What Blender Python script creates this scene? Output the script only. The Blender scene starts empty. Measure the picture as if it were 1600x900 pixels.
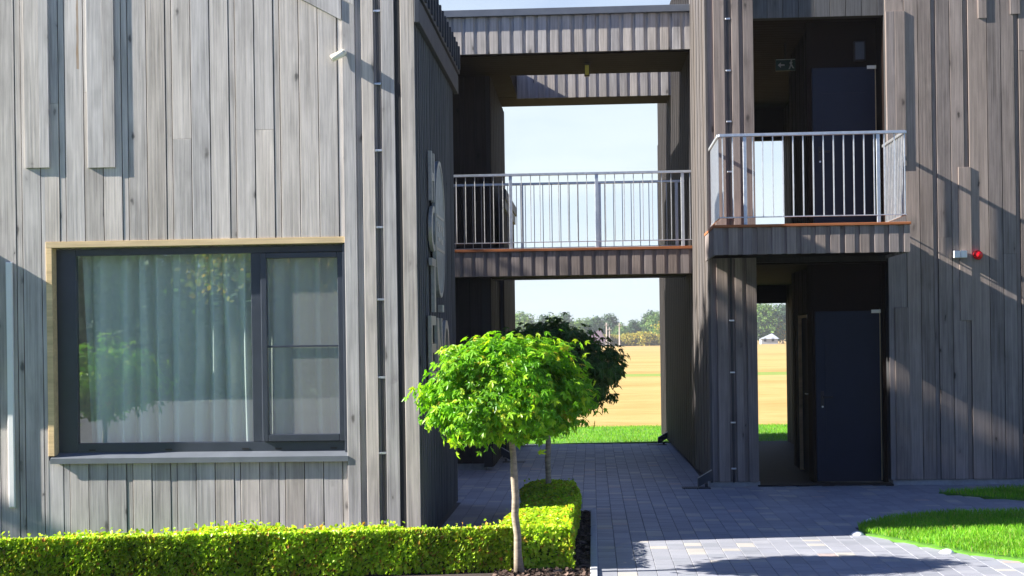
import bpy, math, random
import numpy as np
from math import radians, sin, cos, pi, sqrt
from mathutils import Vector, Matrix

# ------------------------------------------------------------------ camera, light, exposure
scn = bpy.context.scene
cam_d = bpy.data.cameras.new('camera'); cam = bpy.data.objects.new('camera', cam_d)
scn.collection.objects.link(cam); scn.camera = cam
cam_d.sensor_width = 36; cam_d.lens = 2270/1600*36; cam_d.shift_y = 84/1600
cam_d.clip_start = .1; cam_d.clip_end = 9000
cam.matrix_world = Matrix.Translation((0, 0, 1.8)) @ Matrix.Rotation(radians(3.15), 4, 'Z') @ Matrix.Rotation(radians(90), 4, 'X') @ Matrix.Rotation(radians(-.8), 4, 'Z')

SUN = Vector((1, .140, -.57)).normalized()
world = bpy.data.worlds.new('World'); scn.world = world; world.use_nodes = True
nt = world.node_tree; bg = nt.nodes['Background']
sky = nt.nodes.new('ShaderNodeTexSky'); sky.sky_type = 'NISHITA'; sky.sun_disc = False
sky.sun_elevation = math.asin(-SUN.z); sky.sun_rotation = math.atan2(-SUN.x, -SUN.y) % (2*pi)
sky.air_density = 1.0; sky.dust_density = .05; sky.ozone_density = 4.0
tint = nt.nodes.new('ShaderNodeMix'); tint.data_type = 'RGBA'; tint.blend_type = 'MULTIPLY'; tint.inputs[0].default_value = 1; tint.inputs[7].default_value = (.92, .92, 1.20, 1)
nt.links.new(sky.outputs[0], tint.inputs[6]); bg.inputs[1].default_value = .042
# thin bright cloud veil low over the fields ahead
def wn(t, **k):
    x = nt.nodes.new(t)
    for a, b in k.items(): setattr(x, a, b)
    return x
wtc = wn('ShaderNodeTexCoord'); wsep = wn('ShaderNodeSeparateXYZ'); nt.links.new(wtc.outputs['Generated'], wsep.inputs[0])
wmp = wn('ShaderNodeMapping'); wmp.inputs['Scale'].default_value = (3, 3, 11); nt.links.new(wtc.outputs['Generated'], wmp.inputs[0])
wno = wn('ShaderNodeTexNoise'); wno.inputs['Scale'].default_value = 2.2; wno.inputs['Detail'].default_value = 5; nt.links.new(wmp.outputs[0], wno.inputs[0])
def wramp(sock, a, b, c, d):
    m = wn('ShaderNodeMapRange', clamp=True, interpolation_type='SMOOTHSTEP'); nt.links.new(sock, m.inputs[0])
    for i, v in enumerate((a, b, c, d)): m.inputs[i+1].default_value = v
    return m.outputs[0]
def wmul(a, b):
    m = wn('ShaderNodeMath', operation='MULTIPLY'); nt.links.new(a, m.inputs[0]); nt.links.new(b, m.inputs[1]); return m.outputs[0]
vf = wmul(wmul(wramp(wsep.outputs[1], .80, .93, 0, 1), wramp(wsep.outputs[2], .10, .42, 1, 0)), wramp(wno.outputs[0], (.3), .7, .72, 1.0))
veil = wn('ShaderNodeMix', data_type='RGBA'); nt.links.new(vf, veil.inputs[0]); nt.links.new(tint.outputs[2], veil.inputs[6]); veil.inputs[7].default_value = (5.7, 6.5, 6.9, 1)
nt.links.new(veil.outputs[2], bg.inputs[0])
sl = bpy.data.lights.new('sun', 'SUN'); sl.energy = 5.0; sl.angle = radians(.55); sl.color = (1, .95, .87)
so = bpy.data.objects.new('sun', sl); scn.collection.objects.link(so)
so.rotation_euler = SUN.to_track_quat('-Z', 'Y').to_euler(); so.location = (-30, -5, 20)
scn.view_settings.view_transform = 'Standard'; scn.view_settings.look = 'None'
scn.view_settings.exposure = 1.88; scn.view_settings.gamma = 1
scn.cycles.max_bounces = 8; scn.cycles.transparent_max_bounces = 16
col = scn.collection
rng = np.random.default_rng(7); random.seed(7)

# ------------------------------------------------------------------ materials
def newmat(name):
    m = bpy.data.materials.new(name); m.use_nodes = True
    n = m.node_tree; b = n.nodes['Principled BSDF']
    return m, n, b
def N(n, t, **kw):
    x = n.nodes.new(t)
    for k, v in kw.items():
        if hasattr(x, k): setattr(x, k, v)
        else: x.inputs[k].default_value = v
    return x
def L(n, a, b): n.links.new(a, b)
def ramp(n, fac, pts, interp='LINEAR'):
    r = n.nodes.new('ShaderNodeValToRGB'); cr = r.color_ramp; cr.interpolation = interp
    while len(cr.elements) > 1: cr.elements.remove(cr.elements[-1])
    cr.elements[0].position = pts[0][0]; cr.elements[0].color = (*pts[0][1], 1)
    for p, c in pts[1:]:
        e = cr.elements.new(p); e.color = (*c, 1)
    L(n, fac, r.inputs[0]); return r.outputs[0]
def math_(n, op, a, b=None, c=None):
    x = n.nodes.new('ShaderNodeMath'); x.operation = op
    for i, v in enumerate((a, b, c)):
        if v is None: continue
        if isinstance(v, (int, float)): x.inputs[i].default_value = v
        else: L(n, v, x.inputs[i])
    return x.outputs[0]
def mix(n, fac, a, b, mode='MIX'):
    x = n.nodes.new('ShaderNodeMix'); x.data_type = 'RGBA'; x.blend_type = mode
    if isinstance(fac, (int, float)): x.inputs[0].default_value = fac
    else: L(n, fac, x.inputs[0])
    for v, i in ((a, 6), (b, 7)):
        if isinstance(v, tuple): x.inputs[i].default_value = (*v, 1)
        else: L(n, v, x.inputs[i])
    return x.outputs[2]

def wood(name, base, var=.22, rough=.75, grain=1.0, axis='Z', knots=True, rust=None):
    """weathered timber boards, one tone per board, grain running along axis"""
    m, n, b = newmat(name)
    geo = N(n, 'ShaderNodeNewGeometry'); tc = N(n, 'ShaderNodeTexCoord')
    rnd = geo.outputs['Random Per Island']
    # per-board offset so that no two boards repeat
    off = N(n, 'ShaderNodeCombineXYZ'); s = math_(n, 'MULTIPLY', rnd, 61.7)
    L(n, s, off.inputs[0]); L(n, math_(n, 'MULTIPLY', rnd, 37.1), off.inputs[1]); L(n, math_(n, 'MULTIPLY', rnd, 91.3), off.inputs[2])
    add = N(n, 'ShaderNodeVectorMath', operation='ADD'); L(n, tc.outputs['Object'], add.inputs[0]); L(n, off.outputs[0], add.inputs[1])
    def mapped(along, across):
        mp = N(n, 'ShaderNodeMapping'); sc = [across]*3; sc['XYZ'.index(axis)] = along
        mp.inputs['Scale'].default_value = sc; L(n, add.outputs[0], mp.inputs['Vector']); return mp.outputs[0]
    fine = N(n, 'ShaderNodeTexNoise', Scale=1.0, Detail=5.0, Roughness=.65); L(n, mapped(1.3, 60), fine.inputs['Vector'])
    broad = N(n, 'ShaderNodeTexNoise', Scale=1.0, Detail=3.0, Roughness=.6, Distortion=.6); L(n, mapped(.9, 9), broad.inputs['Vector'])
    blot = N(n, 'ShaderNodeTexNoise', Scale=1.0, Detail=4.0, Roughness=.6); L(n, mapped(2.2, 5.5), blot.inputs['Vector'])
    v = math_(n, 'ADD', math_(n, 'MULTIPLY', math_(n, 'SUBTRACT', fine.outputs[0], .5), 1.3*grain), math_(n, 'MULTIPLY', math_(n, 'SUBTRACT', broad.outputs[0], .5), .7))
    v = math_(n, 'ADD', v, math_(n, 'MULTIPLY', math_(n, 'SUBTRACT', blot.outputs[0], .5), .6))
    v = math_(n, 'ADD', v, math_(n, 'MULTIPLY', math_(n, 'SUBTRACT', rnd, .5), var*1.8))
    v = math_(n, 'ADD', 1.0, v)
    hue = math_(n, 'FRACT', math_(n, 'MULTIPLY', rnd, 17.3))
    cool = tuple(c*k for c, k in zip(base, (.98, 1.0, 1.03))); warm = tuple(c*k for c, k in zip(base, (1.035, 1.0, .95)))
    c = mix(n, hue, cool, warm)
    sc = N(n, 'ShaderNodeVectorMath', operation='SCALE'); L(n, c, sc.inputs[0]); L(n, v, sc.inputs['Scale'])
    out = sc.outputs[0]; hgt = v
    if knots:
        vo = N(n, 'ShaderNodeTexVoronoi', Scale=1.0, Randomness=1.0)
        kd = N(n, 'ShaderNodeVectorMath', operation='ADD'); kn = N(n, 'ShaderNodeTexNoise', Scale=9.0, Detail=3.0); L(n, add.outputs[0], kn.inputs['Vector']); ks = N(n, 'ShaderNodeVectorMath', operation='SCALE'); ks.inputs['Scale'].default_value = .32; L(n, kn.outputs['Color'], ks.inputs[0])
        L(n, mapped(2.7, 6.8), kd.inputs[0]); L(n, ks.outputs[0], kd.inputs[1]); L(n, kd.outputs[0], vo.inputs['Vector'])
        sep = N(n, 'ShaderNodeSeparateColor'); L(n, vo.outputs['Color'], sep.inputs[0])
        core = math_(n, 'MULTIPLY', math_(n, 'LESS_THAN', sep.outputs[0], .62), math_(n, 'SUBTRACT', 1.0, math_(n, 'SMOOTH_MIN', math_(n, 'DIVIDE', vo.outputs['Distance'], math_(n, 'MULTIPLY_ADD', sep.outputs[1], .19, .05)), 1.0, .1)))
        halo = math_(n, 'MULTIPLY', math_(n, 'LESS_THAN', sep.outputs[0], .62), math_(n, 'SUBTRACT', 1.0, math_(n, 'SMOOTH_MIN', math_(n, 'DIVIDE', vo.outputs['Distance'], math_(n, 'MULTIPLY_ADD', sep.outputs[1], .40, .12)), 1.0, .1)))
        k = math_(n, 'MAXIMUM', math_(n, 'MULTIPLY', core, 1.6), math_(n, 'MULTIPLY', halo, .40)); 
        kk = N(n, 'ShaderNodeClamp'); L(n, k, kk.inputs[0])
        out = mix(n, kk.outputs[0], out, tuple(x*.30 for x in base))
    if rust:
        sx = N(n, 'ShaderNodeSeparateXYZ'); L(n, tc.outputs['Object'], sx.inputs[0]); rw = N(n, 'ShaderNodeTexNoise', Scale=5.0, Detail=4.0); L(n, tc.outputs['Object'], rw.inputs['Vector'])
        dx = math_(n, 'ABSOLUTE', math_(n, 'SUBTRACT', math_(n, 'ADD', sx.outputs[0], math_(n, 'MULTIPLY', math_(n, 'SUBTRACT', rw.outputs[0], .5), .02)), rust[0]))
        f = math_(n, 'MULTIPLY', math_(n, 'LESS_THAN', dx, .011), math_(n, 'GREATER_THAN', sx.outputs[2], rust[1])); f = math_(n, 'MULTIPLY', f, rw.outputs[0])
        out = mix(n, f, out, (.26, .14, .035))
    L(n, out, b.inputs['Base Color']); b.inputs['Roughness'].default_value = rough
    b.inputs['Specular IOR Level'].default_value = .12
    bp = N(n, 'ShaderNodeBump', Strength=.35, Distance=.003); L(n, hgt, bp.inputs['Height']); L(n, bp.outputs[0], b.inputs['Normal'])
    return m

def plain(name, colr, rough=.5, metal=0, noise=.12, scale=8, spec=.5, stretch=None):
    m, n, b = newmat(name)
    tc = N(n, 'ShaderNodeTexCoord'); no = N(n, 'ShaderNodeTexNoise', Scale=float(scale), Detail=5.0, Roughness=.6)
    if stretch:
        mp = N(n, 'ShaderNodeMapping'); mp.inputs['Scale'].default_value = stretch; L(n, tc.outputs['Object'], mp.inputs['Vector']); L(n, mp.outputs[0], no.inputs['Vector'])
    else: L(n, tc.outputs['Object'], no.inputs['Vector'])
    c = ramp(n, no.outputs[0], [(.25, tuple(x*(1-noise) for x in colr)), (.75, tuple(min(1, x*(1+noise)) for x in colr))])
    L(n, c, b.inputs['Base Color']); b.inputs['Roughness'].default_value = rough; b.inputs['Metallic'].default_value = metal
    b.inputs['Specular IOR Level'].default_value = spec
    rr = math_(n, 'MULTIPLY_ADD', no.outputs[0], .25, rough-.12); L(n, rr, b.inputs['Roughness'])
    return m

def leafmat(name, cols, trans=.35, rough=.45, patch=3.0):
    m, n, b = newmat(name)
    geo = N(n, 'ShaderNodeNewGeometry')
    k = len(cols); c = ramp(n, geo.outputs['Random Per Island'], [(p, cc) for p, cc in cols])
    tc = N(n, 'ShaderNodeTexCoord'); pn = N(n, 'ShaderNodeTexNoise', Scale=float(patch), Detail=3.0); L(n, tc.outputs['Object'], pn.inputs['Vector'])
    sc = N(n, 'ShaderNodeVectorMath', operation='SCALE'); L(n, c, sc.inputs[0]); L(n, math_(n, 'MULTIPLY_ADD', pn.outputs[0], 1.1, .45), sc.inputs['Scale']); c = sc.outputs[0]
    L(n, c, b.inputs['Base Color']); b.inputs['Roughness'].default_value = rough
    b.inputs['Specular IOR Level'].default_value = .22
    tr = N(n, 'ShaderNodeBsdfTranslucent')
    tcol = mix(n, 1.0, c, (1.5, 1.5, .6), 'MULTIPLY'); L(n, tcol, tr.inputs[0])
    ms = N(n, 'ShaderNodeMixShader'); ms.inputs[0].default_value = trans
    L(n, b.outputs[0], ms.inputs[1]); L(n, tr.outputs[0], ms.inputs[2]); L(n, ms.outputs[0], n.nodes['Material Output'].inputs[0])
    return m

M = {}
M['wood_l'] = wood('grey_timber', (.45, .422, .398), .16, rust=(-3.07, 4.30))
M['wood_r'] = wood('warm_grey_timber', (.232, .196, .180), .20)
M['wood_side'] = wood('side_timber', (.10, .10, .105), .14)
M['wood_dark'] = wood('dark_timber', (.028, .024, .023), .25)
M['wood_p_shade'] = wood('shaded_passage_timber', (.022, .020, .020), .16)  # passage timber darkened, shade put into the colour of the wall's inner stretch
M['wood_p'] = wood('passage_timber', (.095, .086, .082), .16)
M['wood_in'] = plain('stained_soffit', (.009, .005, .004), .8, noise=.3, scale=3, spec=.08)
M['core'] = plain('wall_membrane', (.02, .02, .022), .9)
M['trim'] = wood('pine_trim', (.62, .47, .27), .12, .5, .5, 'X', False)
M['decking'] = wood('decking', (.33, .12, .05), .3, .6, 1, 'X', False)
M['steel'] = plain('galvanised_steel', (.62, .64, .66), .38, .85, .12, 20)
M['flash'] = plain('grey_flashing', (.14, .155, .18), .42, .3, .12, 6)
M['flash_d'] = plain('dark_flashing', (.030, .036, .048), .55, 0, .15, 6)
M['alu'] = plain('window_aluminium', (.045, .055, .075), .38, .2, .1, 6)
M['sill'] = plain('sill_metal', (.17, .19, .22), .4, .3, .1, 6)
M['door'] = plain('navy_door', (.012, .017, .034), .55, 0, .15, 4, spec=.15)
M['black'] = plain('black_metal', (.012, .012, .014), .5, .2)
M['concrete'] = plain('concrete', (.34, .34, .34), .85, 0, .2, 14)
M['kerb'] = plain('kerb_concrete', (.36, .375, .40), .85, 0, .15, 25)
M['white'] = plain('white_plastic', (.82, .82, .80), .4, 0, .04)
M['cream'] = plain('cream_plastic', (.78, .74, .60), .4, 0, .05)
M['redp'] = plain('red_plastic', (.70, .006, .012), .22, 0, .05)
M['letter'] = plain('brushed_letter', (.42, .41, .37), .4, .5, .2, 30)
M['disc'] = plain('weathered_disc', (.28, .31, .32), .45, .3, .45, 9)
M['cable'] = plain('cable', (.045, .045, .05), .5)
M['roofing'] = plain('roofing', (.08, .085, .095), .6)
M['asphalt'] = plain('asphalt', (.15, .15, .15), .9)
M['soil'] = plain('joint_sand', (.075, .075, .08), .95, 0, .3, 40)
M['room'] = plain('room_paint', (.78, .77, .74), .9)
M['green_sign'] = plain('exit_green', (.015, .07, .05), .4)
M['sign_white'] = plain('sign_white', (.55, .62, .58), .5)
M['housewall'] = plain('house_wall', (.34, .36, .40), .8)
M['houseroof'] = plain('house_roof', (.12, .08, .095), .8)
M['pole'] = plain('pole_wood', (.42, .37, .32), .8)

def paver_mat():
    m, n, b = newmat('concrete_pavers')
    geo = N(n, 'ShaderNodeNewGeometry'); tc = N(n, 'ShaderNodeTexCoord'); r = geo.outputs['Random Per Island']
    c = ramp(n, r, [(0, (.235, .245, .275)), (.3, (.275, .282, .315)), (.55, (.255, .262, .295)), (.80, (.295, .30, .33)), (.87, (.38, .36, .33)), (.94, (.40, .375, .335)), (.955, (.38, .31, .29)), (.97, (.26, .27, .31))], 'CONSTANT')
    no = N(n, 'ShaderNodeTexNoise', Scale=140.0, Detail=3.0); L(n, tc.outputs['Object'], no.inputs['Vector'])
    st = N(n, 'ShaderNodeTexNoise', Scale=1.3, Detail=6.0, Roughness=.65); L(n, tc.outputs['Object'], st.inputs['Vector'])
    f = math_(n, 'ADD', math_(n, 'MULTIPLY', no.outputs[0], .35), math_(n, 'MULTIPLY', st.outputs[0], .55)); f = math_(n, 'ADD', f, .55)
    sc = N(n, 'ShaderNodeVectorMath', operation='SCALE'); L(n, c, sc.inputs[0]); L(n, f, sc.inputs['Scale'])
    L(n, sc.outputs[0], b.inputs['Base Color']); b.inputs['Roughness'].default_value = .62
    bp = N(n, 'ShaderNodeBump', Strength=.3, Distance=.002); L(n, no.outputs[0], bp.inputs['Height']); L(n, bp.outputs[0], b.inputs['Normal'])
    return m
M['paver'] = paver_mat()

def field_mat():
    m, n, b = newmat('stubble_field')
    tc = N(n, 'ShaderNodeTexCoord'); sx = N(n, 'ShaderNodeSeparateXYZ'); L(n, tc.outputs['Object'], sx.inputs[0])
    mp = N(n, 'ShaderNodeMapping'); mp.inputs['Scale'].default_value = (.018, .07, 1); L(n, tc.outputs['Object'], mp.inputs['Vector'])
    no = N(n, 'ShaderNodeTexNoise', Scale=1.0, Detail=6.0, Roughness=.62); L(n, mp.outputs[0], no.inputs['Vector'])
    mp2 = N(n, 'ShaderNodeMapping'); mp2.inputs['Scale'].default_value = (.5, 1.6, 1); L(n, tc.outputs['Object'], mp2.inputs['Vector'])
    n2 = N(n, 'ShaderNodeTexNoise', Scale=1.0, Detail=6.0, Roughness=.7); L(n, mp2.outputs[0], n2.inputs['Vector'])
    f = math_(n, 'ADD', math_(n, 'MULTIPLY', no.outputs[0], .55), math_(n, 'MULTIPLY', n2.outputs[0], .45))
    gold = ramp(n, f, [(.34, (.27, .155, .05)), (.44, (.36, .235, .08)), (.50, (.41, .285, .105)), (.56, (.44, .32, .13)), (.64, (.27, .28, .07))])
    w = N(n, 'ShaderNodeTexNoise', Scale=.03, Detail=2.0); L(n, tc.outputs['Object'], w.inputs['Vector'])
    y = math_(n, 'ADD', sx.outputs[1], math_(n, 'MULTIPLY', math_(n, 'SUBTRACT', w.outputs[0], .5), 10))
    g1 = math_(n, 'MULTIPLY', math_(n, 'GREATER_THAN', y, 72), math_(n, 'LESS_THAN', y, 79))
    g2 = math_(n, 'MULTIPLY', math_(n, 'GREATER_THAN', y, 118), math_(n, 'LESS_THAN', y, 127))
    near = math_(n, 'LESS_THAN', sx.outputs[1], 30.2)
    c = mix(n, math_(n, 'MULTIPLY', g1, .8), gold, (.17, .28, .06))
    c = mix(n, math_(n, 'MULTIPLY', g2, .25), c, (.20, .27, .08))
    c = mix(n, near, c, (.07, .17, .015))
    L(n, c, b.inputs['Base Color']); b.inputs['Roughness'].default_value = .95; b.inputs['Specular IOR Level'].default_value = .1
    return m
M['field'] = field_mat()
M['lawn'] = plain('lawn_soil', (.07, .19, .012), .95, 0, .35, 5)
M['grass'] = leafmat('grass_blades', [(0, (.09, .28, .012)), (.5, (.15, .38, .02)), (.85, (.21, .43, .03)), (.96, (.30, .40, .07)), (1, (.42, .36, .14))], .45, .5, 2.0)
M['mulch'] = plain('bark_mulch', (.045, .03, .024), .95, 0, .4, 30)
M['chip'] = leafmat('bark_chips', [(0, (.03, .02, .016)), (.6, (.07, .045, .035)), (1, (.16, .11, .09))], 0, .85)
M['hedge'] = leafmat('hedge_leaves', [(0, (.14, .30, .012)), (.25, (.30, .48, .018)), (.55, (.48, .66, .035)), (.9, (.46, .55, .05)), (.965, (.52, .33, .05)), (1, (.48, .16, .04))], .40, .34)
M['hedge_in'] = plain('hedge_twigs', (.055, .10, .012), .95, 0, .5, 30)
M['maple'] = leafmat('maple_leaves', [(0, (.07, .22, .010)), (.35, (.12, .32, .012)), (.75, (.22, .46, .018)), (.96, (.40, .55, .035)), (1, (.48, .34, .07))], .42, .36)
M['maple_shade'] = leafmat('shaded_maple_leaves', [(0, (.018, .055, .008)), (.5, (.03, .085, .010)), (.9, (.05, .12, .014)), (1, (.09, .11, .02))], .25, .42)  # maple leaf colours darkened to put shade into the tree behind
M['bark'] = plain('pale_bark', (.27, .22, .16), .85, 0, .5, 16, stretch=(1, 1, 4))
M['bark_d'] = plain('dark_bark', (.13, .10, .075), .9, 0, .35, 14)
M['leaf_far'] = leafmat('far_leaves', [(0, (.05, .12, .03)), (.5, (.10, .20, .04)), (1, (.20, .28, .07))], .25, .6)
M['leaf_blue'] = leafmat('far_dark_leaves', [(0, (.03, .075, .035)), (.5, (.05, .11, .05)), (1, (.09, .15, .07))], .2, .6)
M['leaf_yel'] = leafmat('far_yellow_leaves', [(0, (.20, .22, .03)), (.5, (.32, .30, .04)), (1, (.45, .32, .05))], .3, .6)
M['leaf_mix'] = leafmat('turning_leaves', [(0, (.07, .15, .02)), (.5, (.15, .24, .03)), (.85, (.40, .34, .03)), (1, (.55, .35, .03))], .35, .5)

def glass_mat():
    m, n, b = newmat('tinted_glass'); n.nodes.remove(b)
    tr = N(n, 'ShaderNodeBsdfTransparent'); tr.inputs[0].default_value = (.92, 1.0, .975, 1)
    gl = N(n, 'ShaderNodeBsdfGlossy'); gl.inputs['Roughness'].default_value = .004; gl.inputs[0].default_value = (.93, .97, 1, 1)
    ge = N(n, 'ShaderNodeNewGeometry'); dp = N(n, 'ShaderNodeVectorMath', operation='DOT_PRODUCT'); L(n, ge.outputs['Normal'], dp.inputs[0]); L(n, ge.outputs['Incoming'], dp.inputs[1])
    c1 = math_(n, 'SUBTRACT', 1.0, math_(n, 'ABSOLUTE', dp.outputs['Value'])); f = math_(n, 'MULTIPLY_ADD', math_(n, 'POWER', c1, 5.0), .80, .20)
    ms = N(n, 'ShaderNodeMixShader'); L(n, f, ms.inputs[0]); L(n, tr.outputs[0], ms.inputs[1]); L(n, gl.outputs[0], ms.inputs[2])
    L(n, ms.outputs[0], n.nodes['Material Output'].inputs[0]); return m
M['glass'] = glass_mat()
def screen_mat():
    m, n, b = newmat('insect_screen'); b.inputs['Base Color'].default_value = (.42, .41, .40, 1); b.inputs['Roughness'].default_value = .8
    tr = N(n, 'ShaderNodeBsdfTransparent'); tr.inputs[0].default_value = (.95, .95, .95, 1)
    ms = N(n, 'ShaderNodeMixShader'); ms.inputs[0].default_value = .26
    L(n, tr.outputs[0], ms.inputs[1]); L(n, b.outputs[0], ms.inputs[2]); L(n, ms.outputs[0], n.nodes['Material Output'].inputs[0]); return m
M['screen'] = screen_mat()
def curtain_mat():
    m, n, b = newmat('curtain_cloth'); b.inputs['Base Color'].default_value = (.80, .83, .80, 1); b.inputs['Roughness'].default_value = .9
    tc = N(n, 'ShaderNodeTexCoord'); w = N(n, 'ShaderNodeTexNoise', Scale=300.0, Detail=1.0); L(n, tc.outputs['Object'], w.inputs['Vector'])
    L(n, ramp(n, w.outputs[0], [(.3, (.86, .90, .86)), (.7, (.94, .96, .93))]), b.inputs['Base Color'])
    tr = N(n, 'ShaderNodeBsdfTranslucent'); tr.inputs[0].default_value = (.8, .82, .8, 1)
    ms = N(n, 'ShaderNodeMixShader'); ms.inputs[0].default_value = .3
    L(n, b.outputs[0], ms.inputs[1]); L(n, tr.outputs[0], ms.inputs[2]); L(n, ms.outputs[0], n.nodes['Material Output'].inputs[0]); return m
M['curtain'] = curtain_mat()

# ------------------------------------------------------------------ builders
def tag(o, label=None, cat=None, group=None, kind=None):
    if label: o['label'] = label
    if cat: o['category'] = cat
    if group: o['group'] = group
    if kind: o['kind'] = kind
    return o
def root(name, loc, label, cat, group=None):
    o = bpy.data.objects.new(name, None); col.objects.link(o); o.location = loc; o.empty_display_size = .2
    return tag(o, label, cat, group)
def wloc(o):
    v = Vector((0, 0, 0))
    while o is not None: v = v + o.location; o = o.parent
    return v
class MB:
    def __init__(s): s.v = []; s.f = []; s.m = []
    def add(s, vs, fs, mi=0):
        k = len(s.v); s.v += [tuple(v) for v in vs]; s.f += [tuple(i+k for i in f) for f in fs]; s.m += [mi]*len(fs); return s
    def box(s, x0, x1, y0, y1, z0, z1, mi=0, bev=0):
        if x1 < x0: x0, x1 = x1, x0
        if y1 < y0: y0, y1 = y1, y0
        if z1 < z0: z0, z1 = z1, z0
        if x1-x0 < 1e-5 or y1-y0 < 1e-5 or z1-z0 < 1e-5: return s
        if bev and min(x1-x0, y1-y0, z1-z0) > 2.2*bev:
            b = bev; vs = []; idx = {}
            c = [(x0, x1), (y0, y1), (z0, z1)]
            # chamfered box: three vertices per corner
            for i in (0, 1):
                for j in (0, 1):
                    for k in (0, 1):
                        p = [c[0][i], c[1][j], c[2][k]]; sg = [(1, -1)[i], (1, -1)[j], (1, -1)[k]]
                        for a in range(3):
                            q = list(p)
                            for d in range(3):
                                if d != a: q[d] += sg[d]*b
                            idx[(i, j, k, a)] = len(vs); vs.append(q)
            fs = []
            for a in range(3):
                o1, o2 = [(1, 2), (2, 0), (0, 1)][a]
                for e in (0, 1):
                    quad = []
                    for (u, w) in ((0, 0), (1, 0), (1, 1), (0, 1)):
                        t = [0, 0, 0]; t[a] = e; t[o1] = u; t[o2] = w; quad.append(idx[(*t, a)])
                    fs.append(quad if e else quad[::-1])
            for a in range(3):      # edges along axis a
                o1, o2 = [(1, 2), (2, 0), (0, 1)][a]
                for u in (0, 1):
                    for w in (0, 1):
                        t0 = [0]*3; t1 = [0]*3; t0[o1] = t1[o1] = u; t0[o2] = t1[o2] = w; t1[a] = 1
                        q = [idx[(*t0, o1)], idx[(*t1, o1)], idx[(*t1, o2)], idx[(*t0, o2)]]
                        fs.append(q if (u == w) else q[::-1])
            for i in (0, 1):
                for j in (0, 1):
                    for k in (0, 1):
                        t = [idx[(i, j, k, a)] for a in range(3)]; fs.append(t if (i+j+k) % 2 else t[::-1])
            return s.add(vs, fs, mi)
        vs = [(x0, y0, z0), (x1, y0, z0), (x1, y1, z0), (x0, y1, z0), (x0, y0, z1), (x1, y0, z1), (x1, y1, z1), (x0, y1, z1)]
        return s.add(vs, [(0, 3, 2, 1), (4, 5, 6, 7), (0, 1, 5, 4), (1, 2, 6, 5), (2, 3, 7, 6), (3, 0, 4, 7)], mi)
    def prism(s, poly, d, mi=0):
        """poly: list of 3D points; d: extrusion vector"""
        n = len(poly); d = Vector(d); a = [Vector(p) for p in poly]; b = [p+d for p in a]
        fs = [tuple(range(n))[::-1], tuple(range(n, 2*n))] + [(i, (i+1) % n, n+(i+1) % n, n+i) for i in range(n)]
        return s.add(a+b, fs, mi)
    def tube(s, pts, r, seg=10, mi=0, cap=True):
        pts = [Vector(p) for p in pts]; rs = r if isinstance(r, (list, tuple)) else [r]*len(pts); vs = []; fs = []
        for i, p in enumerate(pts):
            t = (pts[min(i+1, len(pts)-1)]-pts[max(i-1, 0)]).normalized()
            u = t.orthogonal().normalized() if i == 0 else (pu - t*pu.dot(t)).normalized()
            pu = u; w = t.cross(u)
            for k in range(seg):
                a = 2*pi*k/seg; vs.append(p + (u*cos(a)+w*sin(a))*rs[i])
        for i in range(len(pts)-1):
            for k in range(seg):
                a = i*seg+k; b = i*seg+(k+1) % seg; fs.append((a, b, b+seg, a+seg))
        if cap: fs.append(tuple(range(seg))[::-1]); fs.append(tuple(range(len(vs)-seg, len(vs))))
        return s.add(vs, fs, mi)
    def build(s, name, mats, parent=None, smooth=False, recalc=False):
        if not isinstance(mats, (list, tuple)): mats = [mats]
        me = bpy.data.meshes.new(name); w = wloc(parent) if parent else Vector((0, 0, 0))
        if parent: vs = [(v[0]-w.x, v[1]-w.y, v[2]-w.z) for v in s.v]
        else: vs = s.v
        me.from_pydata(vs, [], s.f)
        for m in mats: me.materials.append(m)
        if len(mats) > 1: me.polygons.foreach_set('material_index', s.m)
        if smooth: me.polygons.foreach_set('use_smooth', [True]*len(me.polygons))
        me.update(); o = bpy.data.objects.new(name, me); col.objects.link(o)
        if parent: o.parent = parent
        return o
def arrmesh(name, V, F, mat, parent=None, smooth=False):
    """fast mesh from arrays V (n,3), F (m,k)"""
    me = bpy.data.meshes.new(name); k = F.shape[1]
    if parent is not None: V = V - np.array(wloc(parent))
    me.vertices.add(len(V)); me.vertices.foreach_set('co', V.astype(np.float32).ravel())
    me.loops.add(F.size); me.loops.foreach_set('vertex_index', F.astype(np.int32).ravel())
    me.polygons.add(len(F)); me.polygons.foreach_set('loop_start', np.arange(0, F.size, k, dtype=np.int32))
    me.update(calc_edges=True); me.validate()
    me.materials.append(mat)
    me.polygons.foreach_set('use_smooth', [bool(smooth)]*len(me.polygons))
    o = bpy.data.objects.new(name, me); col.objects.link(o)
    if parent is not None: o.parent = parent
    return o
def copy_tree(o, parent=None):
    c = o.copy(); col.objects.link(c)
    if parent: c.parent = parent
    for ch in [x for x in o.children]: copy_tree(ch, c)
    return c

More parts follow.
